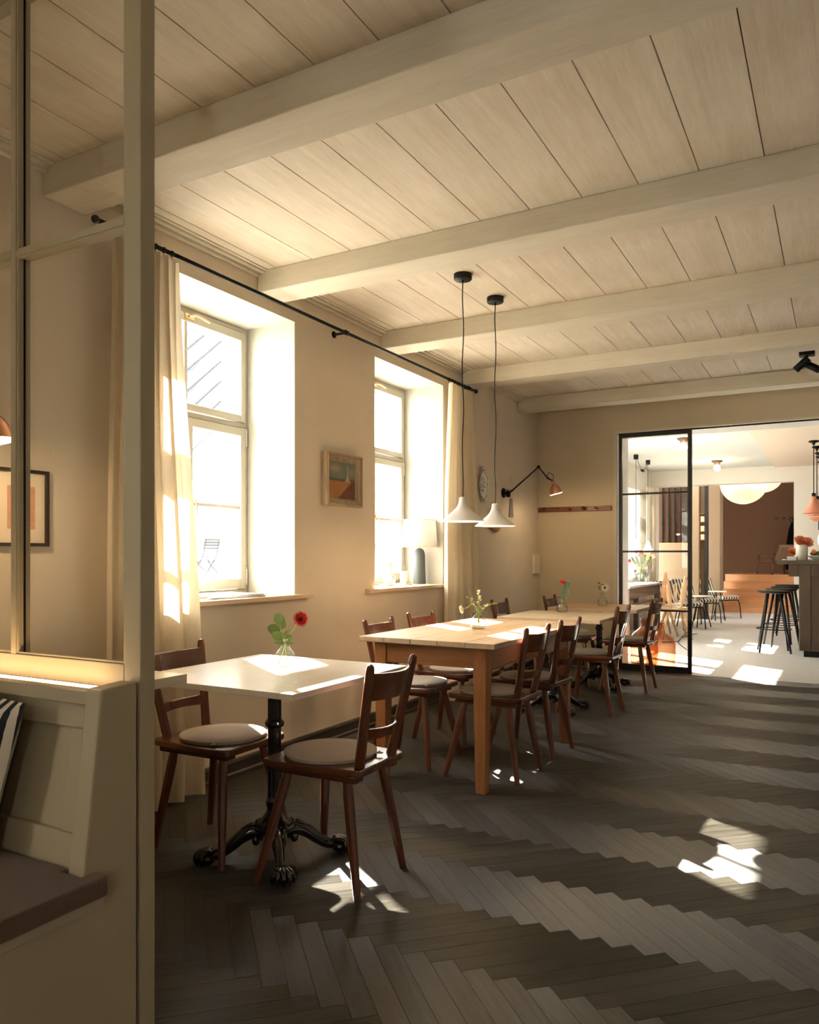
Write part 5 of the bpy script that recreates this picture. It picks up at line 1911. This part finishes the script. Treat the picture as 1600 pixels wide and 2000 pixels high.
# console table with tulips
t = thing('console_table', 'grey brown oak console table with stone top under the far window', 'table', (-2.715, 11.7, 0))
MB().box(-0.215, 0.215, -1.0, 1.15, 0.752, 0.780).build('stone_top', M['stone_top'], t, bevel=0.003)
for sx in (-0.17, 0.17):
    for sy in (-0.93, 1.08):
        MB().box(sx - 0.035, sx + 0.035, sy - 0.035, sy + 0.035, 0, 0.751).build('leg', M['walnut'], t, bevel=0.003)
    MB().box(sx - 0.012, sx + 0.012, -0.894, 1.044, 0.60, 0.7505).build('apron', M['walnut'], t)
    MB().box(sx - 0.014, sx + 0.014, -0.894, 1.044, 0.50, 0.53).build('rail', M['walnut'], t)
vt = Vector((-2.67, 12.2, 0.7805))
t = thing('tulip_vase', 'clear ribbed glass vase holding pink tulips on the console table', 'vase', vt)
MB().lathe([(0, 0.004), (0.06, 0.004), (0.075, 0.05), (0.105, 0.16), (0.115, 0.24), (0.10, 0.30), (0.085, 0.32), (0.082, 0.318), (0.097, 0.295), (0.110, 0.24), (0.10, 0.16), (0.07, 0.055), (0, 0.012)], (0, 0, 0), 32, lobes=16, amp=0.025).build('glass_body', M['vase_glass'], t)
MB().lathe([(0, 0.014), (0.068, 0.056), (0.097, 0.155), (0, 0.155)], (0, 0, 0), 24).build('water', M['water'], t)
rnd = random.Random(21)
for k, (dx, dz, mt2) in enumerate(((-0.20, 0.33, 'petal_tulip'), (-0.08, 0.47, 'petal_tulip'), (-0.04, 0.42, 'petal_tulip'), (0.00, 0.46, 'petal_tulip'), (0.06, 0.45, 'petal_yellow'), (0.08, 0.38, 'petal_yellow'), (0.15, 0.44, 'petal_pink'), (0.20, 0.40, 'petal_pink'))):
    lb = ['lowest pink tulip leaning far left from the ribbed vase', 'tall pink tulip, left of the bunch in the ribbed vase', 'lower pink tulip in the middle left of the bunch', 'tallest pink tulip in the middle of the bunch', 'tall pale yellow tulip in the ribbed vase', 'lower pale yellow tulip in the ribbed vase', 'pale pink tulip, right of the yellow ones', 'pale pink tulip leaning farthest right from the ribbed vase'][k]
    t = thing('tulip', lb, 'flower', vt, 0, 'tulips in the ribbed vase')
    fy = rnd.uniform(-0.05, 0.05)
    tip = camr * dx + camf * fy + Vector((0, 0, dz))
    MB().tube(smoothpath([Vector((0, 0, 0.03)) - camr * dx * 0.2, camr * dx * 0.3 + Vector((0, 0, 0.26)), tip], 5), 0.0045, seg=6).build('stem', M['stem'], t)
    MB().lathe([(0, -0.02), (0.020, -0.012), (0.028, 0.01), (0.024, 0.035), (0.010, 0.05), (0.0, 0.045)], tip, 12, lobes=3, amp=0.12).build('bloom', M[mt2], t)
    leaf(t, camr * dx * 0.25 + Vector((0, 0, 0.24)), camr * (dx * 3 + rnd.uniform(-.5, .5)) + Vector((0, 0, 0.6)), 0.20, 0.045, M['leaf'], -camf)

# pale curtain at the far window
cv = MB()
vs, fs = [], []
nu, nv = 60, 12
for j in range(nv + 1):
    for i in range(nu + 1):
        u = i / nu
        vs.append((0.03 * math.sin(2 * PI * 7 * u), -0.34 + 0.68 * u, 2.35 * (1 - j / nv) + 0.02))
for j in range(nv):
    for i in range(nu):
        a = j * (nu + 1) + i
        fs.append((a, a + 1, a + nu + 2, a + nu + 1))
o = cv.add(vs, fs, 0, True).build('curtain', M['sheer'], loc=(XL + 0.06, 13.73, 0))
tag(o, 'white curtain hanging beyond the console table in the far room', 'curtain')

# amber demijohns
def demijohn(label, x, y, r, h, bell):
    t = thing('demijohn', label, 'bottle', (x, y, 0), 0, 'amber glass demijohns behind the steel door')
    prof = [(0, 0.012), (r * 0.80, 0.004), (r * 0.93, 0.018), (r, 0.06), (r * 1.0, h * 0.46), (r * 0.97, h * 0.56), (r * 0.84, h * 0.66), (r * 0.56, h * 0.745), (r * 0.32, h * 0.80), (0.036, h * 0.84), (0.034, h * 0.96), (0.040, h * 0.965), (0.040, h * 0.99), (0.034, h)]
    MB().lathe([(p.x, p.z) for p in smoothpath([(a, 0, c) for a, c in prof], 3)], (0, 0, 0), 48).build('glass_body', M['amber'], t)
    pts = [(0.037 * math.cos(2 * PI * q / 20), 0.037 * math.sin(2 * PI * q / 20), h * 0.975) for q in range(21)]
    MB().tube(pts, 0.006, seg=6, caps=False).build('neck_ring', M['amber'], t)
    return t


demijohn('large amber glass demijohn behind the door glass, the left one with taller neck', -1.885, 8.74, 0.148, 0.515, 0)
demijohn('large amber glass demijohn behind the door glass, the right one', -1.655, 8.48, 0.150, 0.490, 0)

# light oak chairs with tall backs
def oak_chair(label, loc, rz, paddles):
    t = thing('oak_chair', label, 'chair', loc, rz, 'light oak high backed chairs by the console table')
    MB().lathe([(0, 0.425), (0.19, 0.425), (0.205, 0.435), (0.20, 0.452), (0, 0.446)], (0, 0, 0), 28).build('seat', M['oak_light'], t)
    for sx, sy in ((-1, -1), (1, -1), (-1, 1), (1, 1)):
        MB().tube([(sx * 0.10, sy * 0.10, 0.425), (sx * 0.15, sy * 0.15, 0.22), (sx * 0.205, sy * 0.205, 0)], [0.016, 0.020, 0.014]).build('leg', M['oak_light'], t)
    for x, w, h in paddles:
        b = MB()
        pts = smoothpath([(x * 0.6, -0.15, 0.44), (x * 0.8, -0.17, 0.58), (x, -0.20, 0.75), (x * 1.1, -0.24, 0.44 + h)], 5)
        n_ = len(pts)
        rad = [w * (0.30 + 0.70 * math.sin(PI * min(1, (i / (n_ - 1)) * 0.95 + 0.03)) ** 1.2) if i > n_ * 0.2 else w * 0.42 for i in range(n_)]
        b.tube(pts, rad, seg=10, sq=(1.0, 0.32), up=(1, 0, 0))
        b.build('back_paddle', M['oak_light'], t)
    return t


oak_chair('light oak chair with tall oval paddle back behind the amber bottles, left one', (-2.38, 12.15, 0), R(25), [(0.02, 0.055, 0.52)])
oak_chair('light oak chair with forked tall back behind the amber bottles, right one', (-2.10, 11.75, 0), R(20), [(-0.12, 0.035, 0.45), (0.10, 0.045, 0.47), (-0.01, 0.012, 0.38), (-0.04, 0.010, 0.36)])

# striped lounge chairs and little tables
def lounge(label, loc, rz):
    t = thing('striped_lounge_chair', label, 'chair', loc, rz, 'black and cream striped lounge chairs')
    b = MB()
    pr = [(0.26, 0.36), (0.20, 0.385), (0.0, 0.355), (-0.20, 0.345), (-0.24, 0.36)]
    def pad(nm, P, th):
        pts = smoothpath([(0, y, z) for y, z in P], 4)
        up_ = []
        vs, fs = [], []
        for i, p in enumerate(pts):
            q = pts[min(i + 1, len(pts) - 1)] - pts[max(i - 1, 0)]
            nn_ = Vector((0, -q.z, q.y)).normalized() * th
            for sx in (-0.25, 0.25):
                vs.append((sx, p.y, p.z))
                vs.append((sx, p.y + nn_.y, p.z + nn_.z))
        for i in range(len(pts) - 1):
            a = 4 * i
            fs += [(a, a + 2, a + 6, a + 4), (a + 1, a + 5, a + 7, a + 3), (a, a + 4, a + 5, a + 1), (a + 2, a + 3, a + 7, a + 6)]
        fs += [(0, 1, 3, 2), (len(vs) - 4, len(vs) - 2, len(vs) - 1, len(vs) - 3)]
        return MB().add(vs, fs, 0, False).build(nm, M['stripe_chair'], t, bevel=0.01)
    pad('seat_cushion', [(0.27, 0.37), (0.20, 0.395), (0.0, 0.36), (-0.20, 0.345)], -0.055)
    pad('back_cushion', [(-0.20, 0.38), (-0.27, 0.52), (-0.33, 0.70), (-0.36, 0.78)], 0.055)
    for sx in (-0.255, 0.255):
        MB().tube(smoothpath([(sx, 0.32, 0), (sx, 0.30, 0.20), (sx, 0.27, 0.33), (sx, 0.20, 0.35), (sx, -0.20, 0.325), (sx, -0.26, 0.42), (sx, -0.36, 0.76)], 4), 0.010).build('side_frame', M['black'], t)
        MB().tube([(sx, -0.20, 0.325), (sx, -0.28, 0)], 0.010).build('rear_leg', M['black'], t)
    return t


lounge('striped lounge chair nearest the oak chairs, seen through the door glass', (-2.32, 13.40, 0), R(-122))
lounge('striped lounge chair in the middle of the row, beside the door edge', (-2.25, 14.75, 0), R(-122))
lounge('striped lounge chair farthest away, next to the snake plant', (-2.05, 16.00, 0), R(-118))


def side_table(label, x, y, r, h):
    t = thing('side_table', label, 'table', (x, y, 0), 0, 'small round white tables among the striped chairs')
    MB().lathe([(0, h - 0.018), (r, h - 0.018), (r + 0.002, h - 0.009), (r, h), (0, h)], (0, 0, 0), 32).build('top', M['white_room'], t)
    for k in range(3):
        a = 2 * PI * k / 3 + 0.4
        MB().tube([(0.05 * math.cos(a), 0.05 * math.sin(a), h - 0.018), (r * 0.9 * math.cos(a), r * 0.9 * math.sin(a), 0)], 0.009).build('leg', M['black'], t)


side_table('small round white table between the two nearer striped chairs', -2.06, 13.85, 0.20, 0.53)
side_table('small round white table between the two farther striped chairs', -1.98, 15.35, 0.16, 0.55)

# snake plant
t = thing('snake_plant', 'tall dark snake plant in a pot behind the striped chairs', 'plant', (-2.60, 16.60, 0))
MB().lathe([(0, 0), (0.13, 0), (0.16, 0.30), (0.15, 0.31), (0.14, 0.28), (0, 0.28)], (0, 0, 0), 24).build('pot', M['soil'], t)
rnd = random.Random(9)
for k in range(13):
    a = rnd.uniform(0, 2 * PI)
    h = rnd.uniform(0.55, 0.95)
    d = Vector((math.cos(a), math.sin(a), 0))
    pts = smoothpath([d * 0.04 + Vector((0, 0, 0.27)), d * 0.08 + Vector((0, 0, 0.27 + h * 0.5)), d * rnd.uniform(0.10, 0.20) + Vector((0, 0, 0.27 + h))], 5)
    n_ = len(pts)
    MB().tube(pts, [0.030 * (1 - (i / (n_ - 1)) ** 2) + 0.002 for i in range(n_)], seg=6, sq=(1, 0.2), up=(math.sin(a * 3), math.cos(a * 3), 0)).build('leaf', M['plant'], t)

# cable on the floor
for k, pts in enumerate(([(-1.70, 10.35), (-1.95, 11.2), (-2.05, 12.2), (-2.10, 13.0)], [(-2.15, 11.1), (-1.98, 11.35), (-2.02, 11.9), (-1.92, 12.6)])):
    b = MB().tube(smoothpath([(x - pts[0][0], y - pts[0][1], 0.005) for x, y in pts], 6), 0.005, seg=6)
    tag(b.build('floor_cable', M['black'], loc=(*pts[0], 0)), ['thin black cable running straight over the pale far floor', 'thin black cable curling over the pale floor by the oak chairs'][k], 'cable')

# ================================================================== BAR
t = thing('bar_counter', 'dark smoked oak bar counter with overhanging top at right edge', 'counter', (0.6, 11.8, 0))
MB().box(-1.02, 1.6, -1.50, 2.2, 0.075, 1.095).build('body', M['bar_oak'], t, bevel=0.006)
MB().box(-0.97, 1.6, -1.46, 2.2, 0.0, 0.074).build('kickplate', M['black'], t)
MB().box(-1.255, 1.6, -1.53, 2.2, 1.1005, 1.145).build('worktop', M['bar_top'], t, bevel=0.003)
MB().box(-1.13, -1.021, -1.50, 2.1, 0.955, 1.100).build('bracket_rail', M['bar_oak'], t, bevel=0.003)
MB().box(-1.015, -0.895, -1.515, -1.501, 0.08, 1.095).build('corner_stile', M['bar_oak'], t, bevel=0.003)
MB().box(-0.89, 1.6, -1.512, -1.501, 0.955, 1.095).build('front_rail', M['bar_oak'], t, bevel=0.003)
MB().box(-0.89, 1.6, -1.512, -1.501, 0.08, 0.16).build('front_rail', M['bar_oak'], t, bevel=0.003)

# bar stools
def stool_parts(t):
    MB().lathe([(0, 0.735), (0.17, 0.735), (0.195, 0.752), (0.19, 0.765), (0.15, 0.758), (0, 0.752)], (0, 0, 0), 32).build('seat', M['black'], t)
    for k in range(4):
        a = R(45 + 90 * k)
        MB().tube([(0.10 * math.cos(a), 0.10 * math.sin(a), 0.736), (0.25 * math.cos(a), 0.25 * math.sin(a), 0)], [0.017, 0.012]).build('leg', M['black'], t)
    pts = [(0.198 * math.cos(2 * PI * q / 36), 0.198 * math.sin(2 * PI * q / 36), 0.29) for q in range(37)]
    MB().tube(pts, 0.007, seg=6, caps=False).build('foot_ring', M['black'], t)


SL = ['black round bar stool nearest the camera, left of the bar counter', 'black round bar stool second from the camera along the bar', 'black round bar stool third along the bar, behind the nearer two', 'black round bar stool farthest along the bar, mostly hidden']
s0 = thing('bar_stool', SL[0], 'stool', (-0.715, 10.70, 0), R(8), 'black bar stools along the counter')
stool_parts(s0)
dup(s0, (-0.675, 11.45, 0), R(20), SL[1])
dup(s0, (-0.665, 12.25, 0), R(3), SL[2])
dup(s0, (-0.665, 13.05, 0), R(5), SL[3])

# salmon pendants
for k, (x, y) in enumerate(((-0.285, 11.15), (-0.262, 11.75), (-0.245, 12.45), (-0.245, 12.95), (-0.235, 13.65))):
    nm = ['first', 'second', 'third', 'fourth', 'fifth'][k]
    lb = 'salmon metal pendant lamp over the bar, ' + ['nearest the camera', 'second from the camera', 'middle of the row', 'second from the far wall', 'nearest the far wall'][k]
    zc = FZ - 0.029
    t = thing('salmon_pendant', lb, 'lamp', (x, y, zc), 0, 'salmon pendants over the bar')
    MB().lathe([(0, 0), (0.060, 0), (0.060, -0.018), (0.02, -0.03), (0.012, -0.055), (0, -0.055)], (0, 0, 0), 20).build('canopy', M['black'], t)
    zr = 1.745 - zc
    MB().tube([(0, 0, -0.05), (0, 0, zr + 0.24)], 0.006).build('cord', M['black'], t)
    MB().lathe([(0.017, zr + 0.26), (0.024, zr + 0.255), (0.024, zr + 0.20), (0, zr + 0.20)], (0, 0, 0), 14).build('socket', M['black'], t)
    MB().lathe([(0.026, zr + 0.215), (0.030, zr + 0.205), (0.034, zr + 0.15), (0.06, zr + 0.10), (0.125, zr + 0.02), (0.135, zr), (0.125, zr + 0.004), (0.055, zr + 0.092), (0.02, zr + 0.15)], (0, 0, 0), 32).build('shade', M['pink_metal'], t)
    MB().sphere((0, 0, zr + 0.07), 0.025, 12, 8).build('bulb', M['bulb_low'], t)

# things on the bar
BT = 1.1455
bx_, by_ = -0.395, 10.42
t = thing('stoneware_vase', 'speckled white stoneware cylinder vase on the bar counter', 'vase', (bx_, by_, BT))
MB().lathe([(0, 0.002), (0.060, 0.002), (0.066, 0.010), (0.067, 0.155), (0.060, 0.185), (0.045, 0.195), (0.040, 0.190), (0.05, 0.17), (0.05, 0.03), (0, 0.02)], (0, 0, 0), 32).build('body', M['stoneware'], t)
FL = [((-0.010, 0.0, 0.235), 0.085, 'large coral ruffled bloom in the stoneware vase, leftmost top'), ((0.055, 0.03, 0.225), 0.075, 'coral ruffled bloom in the stoneware vase, right top'), ((-0.105, 0.02, 0.11), 0.060, 'coral ruffled bloom hanging low at left of the stoneware vase')]
for c, r, lb in FL:
    t = thing('coral_bloom', lb, 'flower', (bx_, by_, BT), 0, 'coral blooms in the stoneware vase')
    c = Vector(c)
    MB().tube(smoothpath([(0, 0, 0.03), (c.x * 0.3, c.y * 0.3, 0.17), tuple(c)], 4), 0.004, seg=5).build('stem', M['stem'], t)
    bloom(t, c - Vector((0, 0, 0.01)), -camf + Vector((0, 0, 0.8)), 0.01, [(8, r, r * 0.9, 8, 0.02), (7, r * 0.85, r * 0.8, 30, 0.02), (6, r * 0.7, r * 0.6, 55, 0.02), (5, r * 0.5, r * 0.4, 75, 0.015)], [M['petal_coral']])
t = thing('salad_bowl', 'celadon bowl of green leaves and oranges on the bar counter', 'bowl', (-0.215, 10.45, BT))
MB().lathe([(0, 0.002), (0.05, 0.002), (0.06, 0.012), (0.115, 0.055), (0.118, 0.060), (0.110, 0.056), (0.05, 0.016), (0, 0.012)], (0, 0, 0), 36).build('bowl_body', M['greenwhite'], t)
rnd = random.Random(4)
gl_ = MB()
for k in range(26):
    a = rnd.uniform(0, 2 * PI)
    r = 0.085 * math.sqrt(rnd.random())
    gl_.sphere((r * math.cos(a), r * math.sin(a), 0.055 + rnd.uniform(0, 0.045)), rnd.uniform(0.014, 0.024), 7, 5, sc=(1.2, 1, 0.8))
o = gl_.build('salad_leaves', M['salad'], loc=(-0.215, 10.45, BT))
tag(o, 'heap of green salad leaves in the celadon bowl', 'salad')
o['kind'] = 'stuff'
for k, (dx, dy, dz) in enumerate(((-0.05, -0.05, 0.108), (0.045, -0.03, 0.115))):
    o = MB().sphere((0, 0, 0), 0.026, 14, 10).build('orange', M['orange'], loc=(-0.215 + dx, 10.45 + dy, BT + dz))
    tag(o, ['small orange on the salad bowl, left one', 'small orange on the salad bowl, right one'][k], 'fruit', 'oranges on the salad bowl')
o = MB().lathe([(0, 0), (0.05, 0), (0.085, 0.012), (0.083, 0.014), (0.05, 0.004), (0, 0.004)], (0, 0, 0), 28).build('small_plate', M['porcelain'], loc=(-0.545, 10.75, BT + 0.0))
tag(o, 'small white plate left of the stoneware vase on the bar', 'plate')
o = MB().prism([(-0.05, -0.03), (0.05, -0.04), (0.03, 0.05), (-0.04, 0.04)], 0, 0.05).build('folded_menu', M['paper'], loc=(-0.50, 10.40, BT), bevel=0.002)
tag(o, 'white folded card standing on the bar beside the vase', 'card')
t = thing('globe_lamp', 'round glowing white globe lamp behind the bar', 'lamp', (-0.10, 12.3, BT))
MB().lathe([(0, 0), (0.07, 0), (0.07, 0.02), (0.02, 0.03), (0.015, 0.12), (0, 0.12)], (0, 0, 0), 24).build('base', M['brass'], t)
MB().sphere((0, 0, 0.28), 0.165, 32, 20).build('globe', M['globe_lit'], t)
t = thing('wall_speaker', 'small black box on the white wall behind the bar, under the salmon lamps', 'speaker', (-0.245, FYO, 1.62))
MB().box(-0.05, 0.09, -0.10, -0.001, 0, 0.26).build('case', M['black'], t, bevel=0.004)
MB().lathe([(0, 0.0), (0.04, 0.0), (0.045, 0.004), (0.0, 0.006)], (0, 0, 0), 20, mat=Matrix.Translation((0.02, -0.101, 0.09)) @ Matrix.Rotation(R(90), 4, 'X')).build('driver', M['steel_black'], t)
# wall switches on the brown wall
for k in range(3):
    o = MB().box(-0.04, 0.04, -0.012, -0.001, 0, 0.05).build('wall_switch', M['black'], loc=(-1.32 + 0.16 * k, 20.6, 2.08), bevel=0.003)
    tag(o, ['dark switch on the brown hall wall, left of three', 'dark switch on the brown hall wall, middle of three', 'dark switch on the brown hall wall, right of three'][k], 'switch', 'switches on the brown wall')
